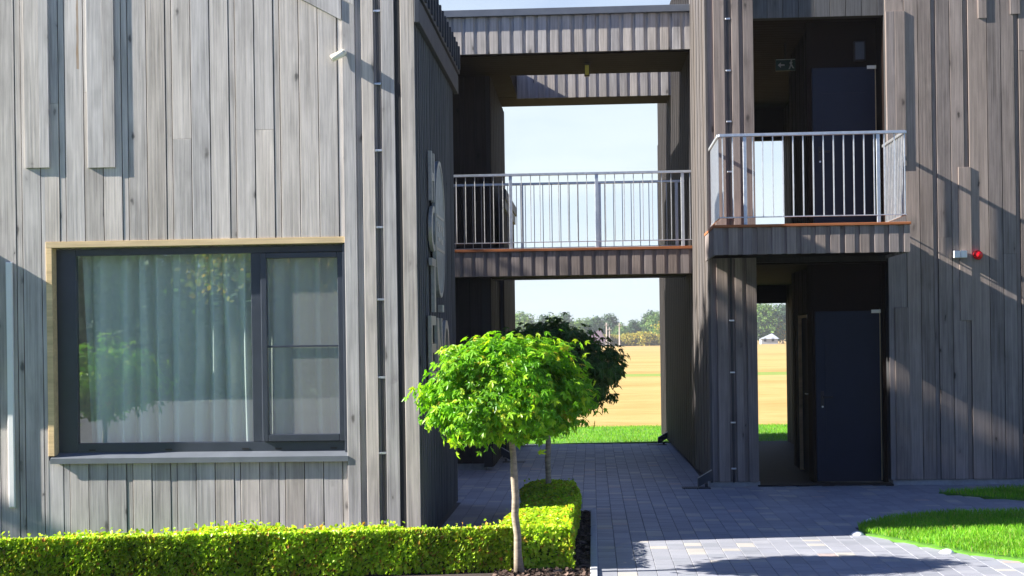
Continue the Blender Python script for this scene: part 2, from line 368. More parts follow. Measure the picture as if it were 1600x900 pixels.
def boards(mb, face, plane, u0, u1, z0, z1, pattern, holes=(), core=.12, joints=.3, sg=-1, mi=0, cmi=1, gap=.0075, start=0, seed=1, bev=.0015, coreback=.03):
    """vertical cladding in a wall. face 'y': wall in x-z plane at y=plane looking along sg*y; 'x' likewise.
    pattern: (width, out) repeated; out = how far the board stands proud of the plane. z1 may be a function of u."""
    R = random.Random(seed); fz = z1 if callable(z1) else (lambda u: z1)
    def put(a, b, c, d, o0, o1, m, bv=0):
        # o0 back offset (into the wall), o1 front offset (towards the viewer)
        p, q = plane - sg*o0, plane + sg*o1
        if face == 'y': mb.box(a, b, p, q, c, d, m, bv)
        else: mb.box(p, q, a, b, c, d, m, bv)
    u = u0; i = start
    def split(a, b):
        xs = sorted({a, b} | {h for H in holes for h in H[:2] if a+.004 < h < b-.004}); return list(zip(xs[:-1], xs[1:]))
    def zint(a, b, lo, hi):
        iv = [(lo, hi)]; mid = (a+b)/2
        for H in holes:
            if H[0]-.003 < mid < H[1]+.003:
                nv = []
                for (c, d) in iv:
                    if H[2] > c: nv.append((c, min(d, H[2])))
                    if H[3] < d: nv.append((max(c, H[3]), d))
                iv = [(c, d) for c, d in nv if d-c > .01]
        return iv
    while u < u1-.006:
        w, out = pattern[i % len(pattern)]; e = min(u+w, u1); i += 1
        if out is not None:
            for a, b in split(u+gap/2, e-gap/2):
                for c, d in zint(a, b, z0, fz((a+b)/2)):
                    cuts = [c]
                    if R.random() < joints and d-c > 1.5: cuts.append(c + (d-c)*R.uniform(.15, .85))
                    cuts.append(d)
                    for c2, d2 in zip(cuts[:-1], cuts[1:]):
                        put(a, b, c2+.001, d2-.001, .018, out + R.uniform(-.0012, .0012), mi, bev)
        u = e
    if core:
        n = 1 if not callable(z1) else 24
        for t in range(n):
            A = u0+(u1-u0)*t/n; B = u0+(u1-u0)*(t+1)/n
            for a, b in split(A, B):
                for c, d in zint(a, b, z0, fz((a+b)/2)): put(a, b, c, d, coreback+core, -.0185, cmi)

def leaf_arrays(T, TF, P, NRM, S, r, spin=True):
    """instances of template T (k,3) / TF at P with normals NRM and size S"""
    n = len(P); NRM = NRM/np.linalg.norm(NRM, axis=1, keepdims=True)
    ref = r.normal(size=(n, 3)) if spin else np.tile([0, 0, 1.0], (n, 1))
    A = np.cross(NRM, ref); A /= np.linalg.norm(A, axis=1, keepdims=True)+1e-9; B = np.cross(NRM, A)
    V = P[:, None, :] + S[:, None, None]*(T[None, :, 0:1]*A[:, None, :] + T[None, :, 1:2]*B[:, None, :] + T[None, :, 2:3]*NRM[:, None, :])
    F = TF[None]+(np.arange(n)*len(T))[:, None, None]
    return V.reshape(-1, 3), F.reshape(-1, TF.shape[1])
OVAL = np.array([(0, -.5, 0), (.34, -.12, .07), (.26, .28, .07), (0, .5, 0), (-.26, .28, .07), (-.34, -.12, .07)]); OVALF = np.array([(0, 1, 2, 3), (0, 3, 4, 5)])
_m = [(-90, .30), (-62, .22), (-28, .52), (-4, .30), (10, .72), (22, .60), (32, .95), (44, .62), (58, .40), (72, .68), (90, 1.12)]
_m += [(180-a, rr) for a, rr in _m[-2::-1]][:-1]
MAPLE = np.array([(0, 0, 0)] + [(cos(radians(a))*rr*.55, sin(radians(a))*rr*.55, -.16*rr*rr + (.04 if rr < .5 else 0)) for a, rr in _m])
MAPLEF = np.array([(0, i+1, (i+1) % len(_m)+1) for i in range(len(_m))])

# ------------------------------------------------------------------ ground, field, paving
g = MB().box(-3000, 3000, -600, 3000, -.4, -.03).build('ground', M['field']); tag(g, 'golden stubble field with green stripes reaching the tree line', kind='structure')
s = MB().box(-45, 45, -70, 4.55, -.029, -.006).build('yard', M['asphalt']); tag(s, kind='structure')
s = MB().box(-3.4, 9, 4.5, 25.4, -.029, -.012).build('paving_bed', M['soil']); tag(s, kind='structure')
LAWN = [(2.42, 13.5), (2.48, 13.8), (2.66, 14.1), (3.0, 14.5), (3.6, 14.78), (4.3, 14.84), (5.4, 14.6), (7.5, 13.8), (7.5, 9.6), (5, 10.6), (4.1, 11.15), (3.39, 11.71), (3.05, 12.12), (2.8, 12.60), (2.57, 13.1), (2.46, 13.3)]
STRIP = [(3.93, 16.83), (4.30, 16.35), (4.72, 15.95), (5.6, 15.7), (7.5, 15.5), (7.5, 17.68), (6.0, 17.68), (5.0, 17.3), (4.4, 17.05)]
def inpoly(x, y, P):
    x = np.asarray(x); y = np.asarray(y); c = np.zeros(x.shape, bool); n = len(P)
    for i in range(n):
        x1, y1 = P[i]; x2, y2 = P[(i+1) % n]
        k = ((y1 > y) != (y2 > y)) & (x < (x2-x1)*(y-y1)/(y2-y1+1e-12)+x1); c ^= k
    return c
def pavers():
    r = np.random.default_rng(3); V = []; F = []; x = -3.3215; W = .152; nb = 0
    while x < 8.6:
        y = 4.6 + r.uniform(0, .1)
        while y < 25.38:
            l = r.choice([.10, .15, .15, .20, .25], p=[.18, .28, .14, .22, .18])
            cx, cy = x+W/2, y+l/2
            ok = not (cx < .022 and cy < 15.42 and (cx > -.80 or cy < 12.3)) and not (cx < -1.47 and cy < 16.2)
            if ok and (inpoly(cx, cy, LAWN) or inpoly(cx, cy, STRIP)): ok = False
            if ok and cy > 17.80 and cx > 1.43: ok = False
            if ok:
                g = .0016; c = .0018; z = r.normal(0, .0006); x0, x1, y0, y1 = x+g, x+W-g, y+g, min(y+l, 25.395)-g
                if x0 < .024 < x1 and cy < 15.42: x0 = .026
                t = r.normal(0, .0004, 4)
                V += [(x0, y0, -.0035), (x1, y0, -.0035), (x1, y1, -.0035), (x0, y1, -.0035), (x0+c, y0+c, z+t[0]), (x1-c, y0+c, z+t[1]), (x1-c, y1-c, z+t[2]), (x0+c, y1-c, z+t[3])]
                k = nb*8; F += [(k+4, k+5, k+6, k+7), (k, k+1, k+5, k+4), (k+1, k+2, k+6, k+5), (k+2, k+3, k+7, k+6), (k+3, k, k+4, k+7)]; nb += 1
            y += l
        x += W
    o = arrmesh('pavement', np.array(V), np.array(F), M['paver']); tag(o, 'blue grey concrete pavers laid in columns with scattered buff blocks', kind='structure')
pavers()
def turf(name, P, n, h, seed, label, top=0.0, ybias=0):
    r = np.random.default_rng(seed); P = [Vector((a, b, 0)) for a, b in P]
    mb = MB(); xs = [p.x for p in P]; ys = [p.y for p in P]
    cx, cy = sum(xs)/len(P), sum(ys)/len(P)
    ring = [(p.x, p.y, -.02) for p in P] + [(p.x, p.y, .012) for p in P] + [(cx+(p.x-cx)*.9, cy+(p.y-cy)*.9, .012+top) for p in P] + [(cx, cy, .012+top)]
    k = len(P); fs = []
    for i in range(k):
        j = (i+1) % k; fs += [(i, j, k+j, k+i), (k+i, k+j, 2*k+j, 2*k+i), (2*k+i, 2*k+j, 3*k)]
    mb.add(ring, fs); o = mb.build(name, M['lawn']); tag(o, label, kind='structure')
    x = r.uniform(min(xs), max(xs), n*2); y = r.uniform(min(ys), max(ys), n*2)
    k = inpoly(x, y, [(p.x, p.y) for p in P]); x, y = x[k][:n], y[k][:n]; m = len(x)
    hh = r.uniform(.5, 1.15, m)*h; a = r.uniform(0, 2*pi, m); w = r.uniform(.0018, .0036, m)*(1+h*3); lean = r.normal(0, .35, (m, 2))*hh[:, None]
    z = np.full(m, .010) + top*.9
    A = np.stack([x-np.cos(a)*w, y-np.sin(a)*w, z], 1); B = np.stack([x+np.cos(a)*w, y+np.sin(a)*w, z], 1)
    Mm = np.stack([x+lean[:, 0]*.35, y+lean[:, 1]*.35, z+hh*.6], 1); C = np.stack([x+lean[:, 0], y+lean[:, 1], z+hh], 1)
    w2 = np.stack([np.cos(a)*w*.8, np.sin(a)*w*.8, np.zeros(m)], 1)
    V = np.stack([A, B, Mm+w2, C, Mm-w2], 1).reshape(-1, 3); F = np.array([(0, 1, 2, 4), (4, 2, 3, 3)]); 
    F = np.array([(0, 1, 2), (0, 2, 4), (4, 2, 3)]); F = (F[None]+(np.arange(m)*5)[:, None, None]).reshape(-1, 3)
    o = arrmesh(name+'_grass', V, F, M['grass']); return o
o = turf('lawn', LAWN, 60000, .055, 11, 'mown green lawn corner between the paved paths', .02); o.name = 'grass'; tag(o, 'dense bright green grass blades of the near lawn corner', 'grass', kind='stuff')
o = turf('verge', STRIP, 14000, .06, 12, 'narrow grass verge at the foot of the timber wall', .0); o.name = 'grass'; tag(o, 'longer grass tufts along the foot of the right wall', 'grass', kind='stuff')
FAR = [(-14, 25.42), (14, 25.42), (14, 30.2), (-14, 30.2)]
o = turf('far_lawn', [(-7, 25.42), (7, 25.42), (7, 30.2), (-7, 30.2)], 50000, .05, 13, 'strip of green lawn beyond the passage', .0); o.name = 'grass'; tag(o, 'green grass strip between the passage and the field', 'grass', kind='stuff')

# planting bed, kerb
o = MB().box(-7, -.038, 9.5, 12.25, -.028, -.004).box(-.79, -.038, 12.251, 15.33, -.028, -.004).build('planting_bed', M['mulch']); tag(o, 'dark bark mulch bed under the hedge', kind='structure')
n = 5200; r = np.random.default_rng(5)
P = np.stack([r.uniform(-.79, -.045, n), r.uniform(10.2, 15.3, n), r.uniform(-.002, .018, n)], 1); nn = r.normal(0, .5, (n, 3)); nn[:, 2] += 1
V, F = leaf_arrays(np.array([(-.5, -.3, 0), (.5, -.25, .05), (.45, .3, 0), (-.4, .35, .06)]), np.array([(0, 1, 2, 3)]), P, nn, r.uniform(.02, .055, n), r)
o = arrmesh('mulch', V, F, M['chip']); tag(o, 'coarse dark bark chips beside the kerb', 'bark mulch', kind='stuff')
mb = MB(); y = 8.0
while y < 15.3:
    mb.box(-.038, .022, y+.002, min(y+.998, 15.39), -.03, .022, 0, .006); y += 1.0
mb.box(-.76, -.0385, 15.33, 15.39, -.03, .012, 0, .005)
o = mb.build('kerb', M['kerb']); tag(o, 'pale concrete edging kerb between bark bed and paving', kind='structure')

# ------------------------------------------------------------------ left gabled building
RZ = lambda x: 5.0 + .55*(-1.53-x) if x > -5.4 else 5.0+.55*3.87 - .55*(-5.4-x)
LB = root('timber_building', (-1.5, 12.8, 0), 'pale grey gabled timber building with the wide curtained window', 'building')
WX0, WX1, WZ0, WZ1 = -4.885, -2.178, .79, 2.755
W, Nn = (.172, 0.0), (.058, -.002)
# main flat cladding (left of the corner strips)
mb = MB()
boards(mb, 'y', 12.8, -9.0, -2.178, .05, lambda x: min(RZ(x), 7.5)-.05, [W, W, Nn, W, W, W, Nn], holes=[(WX0, WX1, WZ0, WZ1)], seed=4, core=.2, start=0, joints=.13)
# overlaid thicker boards ending high on the wall
for a, b_, z in ((-5.06, -4.835, 3.42), (-4.485, -4.235, 3.41), (-6.2, -5.98, 3.3)):
    mb.box(a, (a+b_)/2+.02, 12.8, 12.779, z, RZ(a)-.06, 0, .0015); mb.box((a+b_)/2+.022, b_, 12.7995, 12.778, z, RZ(a)-.06, 0, .0015)
mb.build('front_wall', [M['wood_l'], M['core']], LB)
# corner strips with deep gaps
mb = MB(); zt = lambda x: RZ(x)-.04
for a, b_, out in ((-2.175, -2.062, .03), (-2.003, -1.896, .03), (-1.826, -1.712, .03), (-1.655, -1.532, .03)):
    mb.box(a, b_, 12.80, 12.8-out, .05, zt(b_), 0, .002)
for a, b_ in ((-2.062, -2.003), (-1.896, -1.826), (-1.712, -1.655)):
    mb.box(a+.001, b_-.001, 12.83, 12.803, .05, zt(b_), 0, 0)
mb.box(-2.177, -1.536, 13.0, 12.832, .05, zt(-1.6), 1)
mb.build('corner_boards', [M['wood_l'], M['core']], LB)
# gable inner raking board, stops on the corner strip
mb = MB()
for (dz, t, p0, p1, mi) in ((-.03, .185, 12.80, 12.760, 0), (.160, .14, 12.80, 12.755, 0), (.30, .10, 12.80, 12.74, 1)):
    xa, xb = -9, -2.176 if dz < 0 else -1.9
    f = lambda x: 4.70+dz + .55*(-2.175-x)
    if dz < 0: mb.prism([(-5.4, p0, f(-5.4)), (-2.1775, p0, f(-2.1775)), (-2.1775, p0, f(-2.1775)+t), (-5.4, p0, f(-5.4)+t)], (0, p1-p0, 0), mi)
for k in range(1):
    f = lambda x: 4.86 + .55*(-2.175-x)
    mb.prism([(-5.4, 12.7695, f(-5.4)), (-2.065, 12.7695, f(-2.065)), (-2.065, 12.7695, f(-2.065)+.2), (-5.4, 12.7695, f(-5.4)+.2)], (0, -.006, 0), 0)
mb.build('raking_board', [M['wood_l'], M['flash']], LB)
# side wall facing the path
mb = MB()
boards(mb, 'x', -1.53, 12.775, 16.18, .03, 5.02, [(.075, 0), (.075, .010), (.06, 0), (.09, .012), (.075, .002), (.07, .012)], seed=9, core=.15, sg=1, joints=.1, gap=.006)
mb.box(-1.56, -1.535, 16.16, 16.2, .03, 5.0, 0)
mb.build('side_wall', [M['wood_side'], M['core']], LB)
# back and roof
mb = MB(); boards(mb, 'y', 16.18, -9, -1.6, .03, lambda x: RZ(x)-.06, [(.172, 0), (.172, 0), (.058, -.008)], seed=6, sg=1, core=.1)
mb.build('rear_wall', [M['wood_side'], M['core']], LB)
mb = MB()
mb.prism([(-1.46, 12.68, 5.00), (-5.4, 12.68, 5.0+.55*3.94), (-5.4, 12.68, 5.14+.55*3.94), (-1.46, 12.68, 5.14)], (0, 3.53, 0))
mb.prism([(-9.34, 12.68, 5.0), (-9.34, 12.68, 5.14), (-5.4, 12.68, 5.14+.55*3.94), (-5.4, 12.68, 5.0+.55*3.94)], (0, 3.53, 0))
rf = mb.build('roof', M['roofing'], LB)
mb = MB()     # stepped dark eave fascia
mb.box(-1.52, -1.475, 12.70, 16.45, 4.62, 4.83, 0, .003); mb.box(-1.52, -1.455, 12.69, 16.42, 4.84, 5.13, 0, .003)
y = 12.72
while y < 16.35:
    mb.box(-1.455, -1.435, y, y+.05, 4.86, 5.12, 0); y += .25
mb.build('eave_fascia', M['flash_d'], LB)

# window
WI = root('curtained_window', (-3.53, 12.8, .79), 'wide dark framed window with pine reveal and closed curtains', 'window')
WI.parent = None
mb = MB()
mb.box(WX0, WX1+.0, 12.79, 12.93, 2.700, 2.7535, 0, .002); mb.box(WX0+.001, WX0+.055, 12.791, 12.93, .83, 2.6985, 0, .002)
t = mb.build('reveal_trim', M['trim'], WI)
mb = MB()
# outer dark frame, recessed
Y0, Y1 = 12.90, 12.97
mb.box(WX0+.056, -4.652, Y0, Y1, .85, 2.69, 0, .003)      # left jamb
mb.box(-4.651, -2.205, Y0, Y1, 2.63, 2.69, 0, .003)       # head
mb.box(-4.651, -2.205, Y0, Y1, .85, .935, 0, .003)         # bottom rail
mb.box(-3.050, -2.96, Y0, Y1, .936, 2.629, 0, .003)        # mullion
mb.box(-2.205, -2.179, Y0-.09, Y1, .84, 2.695, 0, .002)    # right jamb
for x in (-4.55, -3.85, -3.15, -2.85, -2.35): mb.box(x, x+.06, Y0-.004, Y0, .865, .88, 1)
mb.build('frame', [M['alu'], M['black']], WI)
mb = MB()
mb.box(-2.955, -2.905, Y0-.035, Y0+.03, .938, 2.625, 0, .004); mb.box(-2.262, -2.208, Y0-.035, Y0+.03, .938, 2.625, 0, .004)
mb.box(-2.904, -2.263, Y0-.035, Y0+.03, .938, 1.0, 0, .004); mb.box(-2.904, -2.263, Y0-.035, Y0+.03, 2.577, 2.625, 0, .004)
mb.box(-2.904, -2.263, Y0-.028, Y0-.008, 1.778, 1.796, 0, .002)
sa = mb.build('sash', M['alu'], WI)
MB().add([(-2.904, Y0-.002, 1.001), (-2.263, Y0-.002, 1.001), (-2.263, Y0-.002, 2.576), (-2.904, Y0-.002, 2.576)], [(0, 1, 2, 3)]).build('screen', M['screen'], sa)
MB().add([(-4.650, Y0+.03, .936), (-3.052, Y0+.03, .936), (-3.052, Y0+.03, 2.629), (-4.650, Y0+.03, 2.629)], [(0, 1, 2, 3)]).build('pane', M['glass'], WI)
MB().add([(-2.904, Y0+.012, 1.001), (-2.263, Y0+.012, 1.001), (-2.263, Y0+.012, 2.576), (-2.904, Y0+.012, 2.576)], [(0, 1, 2, 3)]).build('pane', M['glass'], sa)
mb = MB(); mb.prism([(-4.86, 12.765, .785), (-4.86, 12.765, .808), (-4.86, 12.905, .852), (-4.86, 12.905, .838)], (2.69, 0, 0)); mb.box(-4.86, -2.17, 12.761, 12.767, .762, .810)
mb.build('sill', M['sill'], WI)
# room behind
mb = MB(); mb.box(-8.8, -1.9, 15.4, 15.45, .2, 3.0); mb.box(-1.9, -1.85, 13.01, 15.4, .2, 3.0); mb.box(-8.8, -1.9, 13.01, 15.4, 2.95, 3.0); mb.box(-8.8, -1.9, 13.01, 15.4, .2, .25)
mb.box(-8.85, -8.8, 13.01, 15.45, .2, .95); mb.box(-8.85, -8.8, 13.01, 13.25, .95, 3.0); mb.box(-8.85, -8.8, 15.2, 15.45, .95, 3.0)  # unseen end wall, its opening added to bring daylight to the curtains
mb.box(-8.8, -4.87, 13.005, 13.02, .25, 2.95); mb.box(-2.19, -1.9, 13.005, 13.02, .25, 2.95)
mb.build('room', M['room'], LB)
def curtain(x0, x1, label, seed, amp=.062, y=13.045):
    r = np.random.default_rng(seed); nx, nz = int((x1-x0)/.006), 26; X = np.linspace(x0, x1, nx)
    kn = r.uniform(.25, 1.9, 60); ph = np.cumsum(np.interp(np.linspace(0, 59, nx), np.arange(60), kn))*.006*2*pi/.19; V = []
    base = r.normal(0, 1, 40); 
    for j in range(nz):
        t = j/(nz-1); z = .45 + t*2.35
        a = amp*(.75+.45*(1-t)) ; sway = .03*np.sin(X*3.1+seed)*(1-t) + .018*np.sin(X*9+t*2.2)
        yy = y + a*np.sin(ph + .9*np.sin(t*1.6+X*2.3)) + .12*a*np.sin(2.7*ph+1.2+t) + .008*np.sin(X*23+t*3)
        V.append(np.stack([X+sway, yy, np.full(nx, z)], 1))
    V = np.concatenate(V); F = []
    for j in range(nz-1):
        for i in range(nx-1): F.append((j*nx+i, j*nx+i+1, (j+1)*nx+i+1, (j+1)*nx+i))
    o = arrmesh('curtain', V, np.array(F), M['curtain'], None, True); tag(o, label, 'curtain', 'curtains behind the wide window')
curtain(-4.62, -2.98, 'long pleated curtain behind the large fixed pane', 3)
curtain(-2.96, -2.2, 'short curtain section behind the narrow screened sash', 8)

# wall things on the left facade
t = root('wall_lamp', (-5.22, 12.8, .37), 'tall slim white vertical lamp bar left of the window', 'wall lamp')
MB().box(-5.248, -5.188, 12.795, 12.772, .37, 2.58, 0, .006).build('housing', M['white'], t)
MB().box(-5.242, -5.194, 12.7718, 12.766, .38, 2.57, 0, .002).build('diffuser', M['white'], t)
t = root('wall_blocker', (-5.9, 12.8, 1.62), 'grey wall cabinet added out of view beyond the slim lamp bar to shade the boards', 'blocker')  # unseen box with a door plate, added to cast shade on the boards
MB().box(-6.3, -5.44, 12.795, 12.665, 1.62, 2.72, 0, .008).build('body', M['flash'], t); MB().box(-6.27, -5.47, 12.6645, 12.655, 1.65, 2.69, 0, .003).build('door', M['flash'], t)  # body and door plate of the unseen box added for shade
t = root('security_camera', (-2.19, 12.77, 4.35), 'small white bullet camera under the gable board', 'camera')
MB().tube([(-2.15, 12.77, 4.385), (-2.165, 12.742, 4.375)], .022, 12).build('bracket', M['cream'], t)
a = Vector((-2.155, 12.736, 4.37)); d = Vector((-.88, -.16, -.42)).normalized()
bo = MB().tube([a, a+d*.005, a+d*.115, a+d*.12], [.026, .031, .031, .027], 16).build('body', M['cream'], t, True)
MB().tube([a+d*.1205, a+d*.122], .021, 14).build('lens', M['black'], t)
MB().tube([a-d*.0+Vector((0, 0, .026)), a+d*.12+Vector((0, 0, .027))], .010, 8).build('hood', M['cream'], t)
def cable(name, x, y, z0, z1, clamps, label, out=.0):
    t = root(name, (x, y, z0), label, 'cable'); pts = [(x+.003*sin(z*2.1), y, z) for z in np.arange(z0, z1, .15)]
    MB().tube(pts, .006, 8).tube([(p[0]+.014, p[1], p[2]) for p in pts], .005, 8).build('cable', M['cable'], t, True)
    for z in clamps:
        MB().box(x-.024, x+.036, y-.014, y+.012, z-.010, z+.010, 0, .002).tube([(x-.015, y-.014, z), (x-.015, y-.02, z)], .006, 8).build('clamp', M['steel'], t)
cable('lightning_conductor', -1.868, 12.785, .05, 5.3, (4.745, 4.10, 3.51, 2.83, 2.19, 1.50, .83, .22), 'dark cable pair clamped in the groove at the left building corner')

# side sign
def glyph(ch, y0, z0, w, h, x=-1.50, d=.05, name='letter', parent=None, mat=None):
    """upright letter on the side wall (plane x), reading direction +y"""
    s = .16*w+.02; mb = MB()
    def P(pts): mb.prism([(x, y0+a*w, z0+b*h) for a, b in pts], (d, 0, 0))
    if ch == 'H': P([(0, 0), (.24, 0), (.24, 1), (0, 1)]); P([(.76, 0), (1, 0), (1, 1), (.76, 1)]); P([(.241, .42), (.759, .42), (.759, .58), (.241, .58)])
    if ch == 'T': P([(0, .86), (1, .86), (1, 1), (0, 1)]); P([(.38, 0), (.62, 0), (.62, .859), (.38, .859)])
    if ch == 'I': P([(.3, 0), (.7, 0), (.7, 1), (.3, 1)])
    if ch == 'E': P([(0, 0), (.26, 0), (.26, 1), (0, 1)]); [P([(.261, b), (1, b), (1, b+.14), (.261, b+.14)]) for b in (0, .43, .86)]
    if ch == 'N': P([(0, 0), (.2, 0), (.2, 1), (0, 1)]); P([(.8, 0), (1, 0), (1, 1), (.8, 1)]); P([(.201, 1), (.201, .68), (.799, 0), (.799, .32)])
    if ch == 'O':
        n = 28; o_ = [(.5+.5*cos(2*pi*i/n), .5+.5*sin(2*pi*i/n)) for i in range(n)]; i_ = [(.5+.28*cos(2*pi*i/n), .5+.36*sin(2*pi*i/n)) for i in range(n)]
        for i in range(n):
            j = (i+1) % n; P([o_[i], o_[j], i_[j], i_[i]])
    return mb.build(name, mat or M['letter'], parent)
t = root('hotel_sign', (-1.5, 13.4, 1.5), 'raised metal letters running down the dark side wall', 'sign')
for ch, y, z, w, h in (('H', 13.46, 3.13, .27, .46), ('O', 13.40, 2.66, .44, .43), ('T', 13.40, 2.09, .48, .50), ('E', 13.27, 1.45, .40, .60), ('N', 13.80, 1.45, .46, .59), ('O', 14.42, 1.45, .52, .58)):
    glyph(ch, y, z, w, h, parent=t, d=.032)
MB().box(-1.5, -1.45, 14.14, 14.26, 2.10, 2.17, 0, .003).build('stud', M['letter'], t)
t = root('oval_plaque', (-1.5, 14.13, 2.3), 'tall oval weathered metal emblem plate beside the letters', 'plaque')
n = 48; yc, zc, ry, rz = 14.13, 2.905, .45, .665
mb = MB(); mb.prism([(-1.497, yc+ry*cos(2*pi*i/n), zc+rz*sin(2*pi*i/n)) for i in range(n)], (.030, 0, 0)); mb.build('plate', M['disc'], t)
mb = MB()
for i in range(n):
    a, b_ = 2*pi*i/n, 2*pi*(i+1)/n
    mb.prism([(-1.466, yc+ry*cos(a), zc+rz*sin(a)), (-1.466, yc+ry*cos(b_), zc+rz*sin(b_)), (-1.466, yc+(ry-.035)*cos(b_), zc+(rz-.04)*sin(b_)), (-1.466, yc+(ry-.035)*cos(a), zc+(rz-.04)*sin(a))], (.006, 0, 0))
mb.build('rim', M['letter'], t)
mb = MB()
for z in (3.02, 2.70): mb.box(-1.4665, -1.461, yc-.36, yc+.36, z-.013, z+.013)
for k, (yy, zz, ww, hh) in enumerate([(-.28, 2.94, .1, .05), (-.14, 2.91, .12, .08), (.04, 2.92, .1, .06), (.19, 2.90, .12, .09), (-.2, 2.80, .2, .04), (.06, 2.79, .18, .05)]): mb.box(-1.4665, -1.462, yc+yy, yc+yy+ww, zz-hh/2, zz+hh/2)
mb.build('relief', M['letter'], t)

# ------------------------------------------------------------------ right building
RB = root('timber_building', (1.42, 17.8, 0), 'warm grey timber building with balcony opening and open corridor below', 'building')
HO = (2.005, 3.59)
mb = MB()
Rw, Rn = (.168, 0.0), (.060, -.016)
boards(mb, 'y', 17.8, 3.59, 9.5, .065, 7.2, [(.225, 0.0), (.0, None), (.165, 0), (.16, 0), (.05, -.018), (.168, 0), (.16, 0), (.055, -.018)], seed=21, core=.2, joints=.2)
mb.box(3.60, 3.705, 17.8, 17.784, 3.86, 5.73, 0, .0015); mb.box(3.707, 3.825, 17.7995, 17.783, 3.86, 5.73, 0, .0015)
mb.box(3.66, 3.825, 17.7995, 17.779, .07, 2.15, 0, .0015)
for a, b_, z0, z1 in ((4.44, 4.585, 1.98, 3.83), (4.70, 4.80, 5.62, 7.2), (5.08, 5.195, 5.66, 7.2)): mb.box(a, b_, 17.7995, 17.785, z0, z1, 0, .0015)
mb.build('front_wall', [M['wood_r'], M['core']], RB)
# pillar wall left of the openings
mb = MB()
for a, b_, out in ((1.445, 1.47, .0), (1.525, 1.655, .022), (1.745, 1.83, .022), (1.885, 2.005, .022)): mb.box(a, b_, 17.82, 17.8-out, .06, 7.2, 0, .0015)
for a, b_ in ((1.471, 1.524), (1.656, 1.744), (1.831, 1.884)): mb.box(a, b_, 17.86, 17.805, .06, 7.2, 0)
mb.box(1.425, 2.0, 18.0, 17.862, .06, 7.2, 1)
boards(mb, 'x', 2.003, 17.83, 25.3, .06, 5.72, [(.168, 0), (.168, 0), (.06, -.01)], seed=31, sg=1, core=.1)
mb.build('pillar_wall', [M['wood_r'], M['core']], RB)
# side wall along the passage: turned a little (x runs 1.42 -> 1.27)
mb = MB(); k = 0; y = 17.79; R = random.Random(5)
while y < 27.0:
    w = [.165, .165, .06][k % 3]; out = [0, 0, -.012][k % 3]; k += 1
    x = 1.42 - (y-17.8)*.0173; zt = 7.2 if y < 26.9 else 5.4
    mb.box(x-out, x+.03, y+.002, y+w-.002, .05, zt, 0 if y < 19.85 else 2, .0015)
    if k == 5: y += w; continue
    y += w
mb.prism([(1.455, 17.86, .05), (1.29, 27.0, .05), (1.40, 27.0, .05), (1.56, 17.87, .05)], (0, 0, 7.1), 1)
mb.build('passage_wall', [M['wood_p'], M['core'], M['wood_p_shade']], RB)
# lintel, ceilings, floors, partition
mb = MB(); boards(mb, 'y', 17.88, 2.0, 3.6, 5.705, 7.2, [(.19, 0), (.19, 0)], seed=41, core=.1, joints=0); mb.build('lintel', [M['wood_side'], M['core']], RB)
mb = MB(); y = 17.9
while y < 25.2:
    mb.box(2.02, 3.6, y, y+.135, 5.73, 5.75); y += .15
y = 17.9
while y < 25.2:
    mb.box(2.02, 3.6, y, y+.135, 2.70, 2.72); y += .15
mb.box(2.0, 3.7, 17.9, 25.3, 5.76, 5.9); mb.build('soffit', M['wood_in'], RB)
mb = MB(); mb.box(2.01, 3.62, 17.82, 25.35, 2.722, 3.06); mb.box(1.99, 3.62, 17.79, 25.35, -.02, .018); mb.build('corridor_floor', M['wood_dark'], RB)
mb = MB()
boards(mb, 'x', 3.34, 20.5, 25.3, .02, 2.70, [(.16, 0), (.16, 0), (.05, -.01)], holes=[(21.0, 21.95, .02, 2.1), (23.2, 24.15, .02, 2.1)], seed=51, sg=-1, core=.08)
boards(mb, 'x', 3.34, 20.5, 25.3, 3.06, 5.73, [(.16, 0), (.16, 0), (.05, -.01)], holes=[(23.2, 24.15, 3.06, 5.16)], seed=52, sg=-1, core=.08)
boards(mb, 'x', 2.80, 18.4, 20.5, .02, 2.70, [(.16, 0), (.16, 0), (.05, -.01)], holes=[(18.9, 19.85, .02, 2.1)], seed=53, sg=-1, core=.08)
boards(mb, 'x', 2.80, 18.4, 20.5, 3.06, 5.73, [(.16, 0), (.16, 0), (.05, -.01)], seed=54, sg=-1, core=.08)
boards(mb, 'y', 20.5, 2.80, 3.42, .02, 5.73, [(.16, 0)], seed=55, sg=1, core=.1)
boards(mb, 'y', 25.3, 2.0, 3.4, 2.40, 3.06, [(.16, 0)], seed=56, sg=1, core=.1); boards(mb, 'y', 25.3, 2.0, 3.4, 5.20, 5.73, [(.16, 0)], seed=57, sg=1, core=.1)
mb.build('corridor_wall', [M['wood_dark'], M['core']], RB)
mb = MB()
mb.box(2.76, 3.60, 18.32, 18.40, 5.161, 5.73); mb.box(2.72, 2.77, 18.28, 18.4, 3.06, 5.73); mb.box(3.585, 3.60, 17.9, 18.4, 3.06, 5.73)
mb.box(2.70, 3.60, 18.07, 18.17, 2.121, 2.72); mb.box(2.70, 2.735, 18.04, 18.4, .02, 2.72); mb.box(3.55, 3.6, 17.99, 18.17, .02, 2.72)
mb.build('entrance_partition', M['wood_in'], RB)
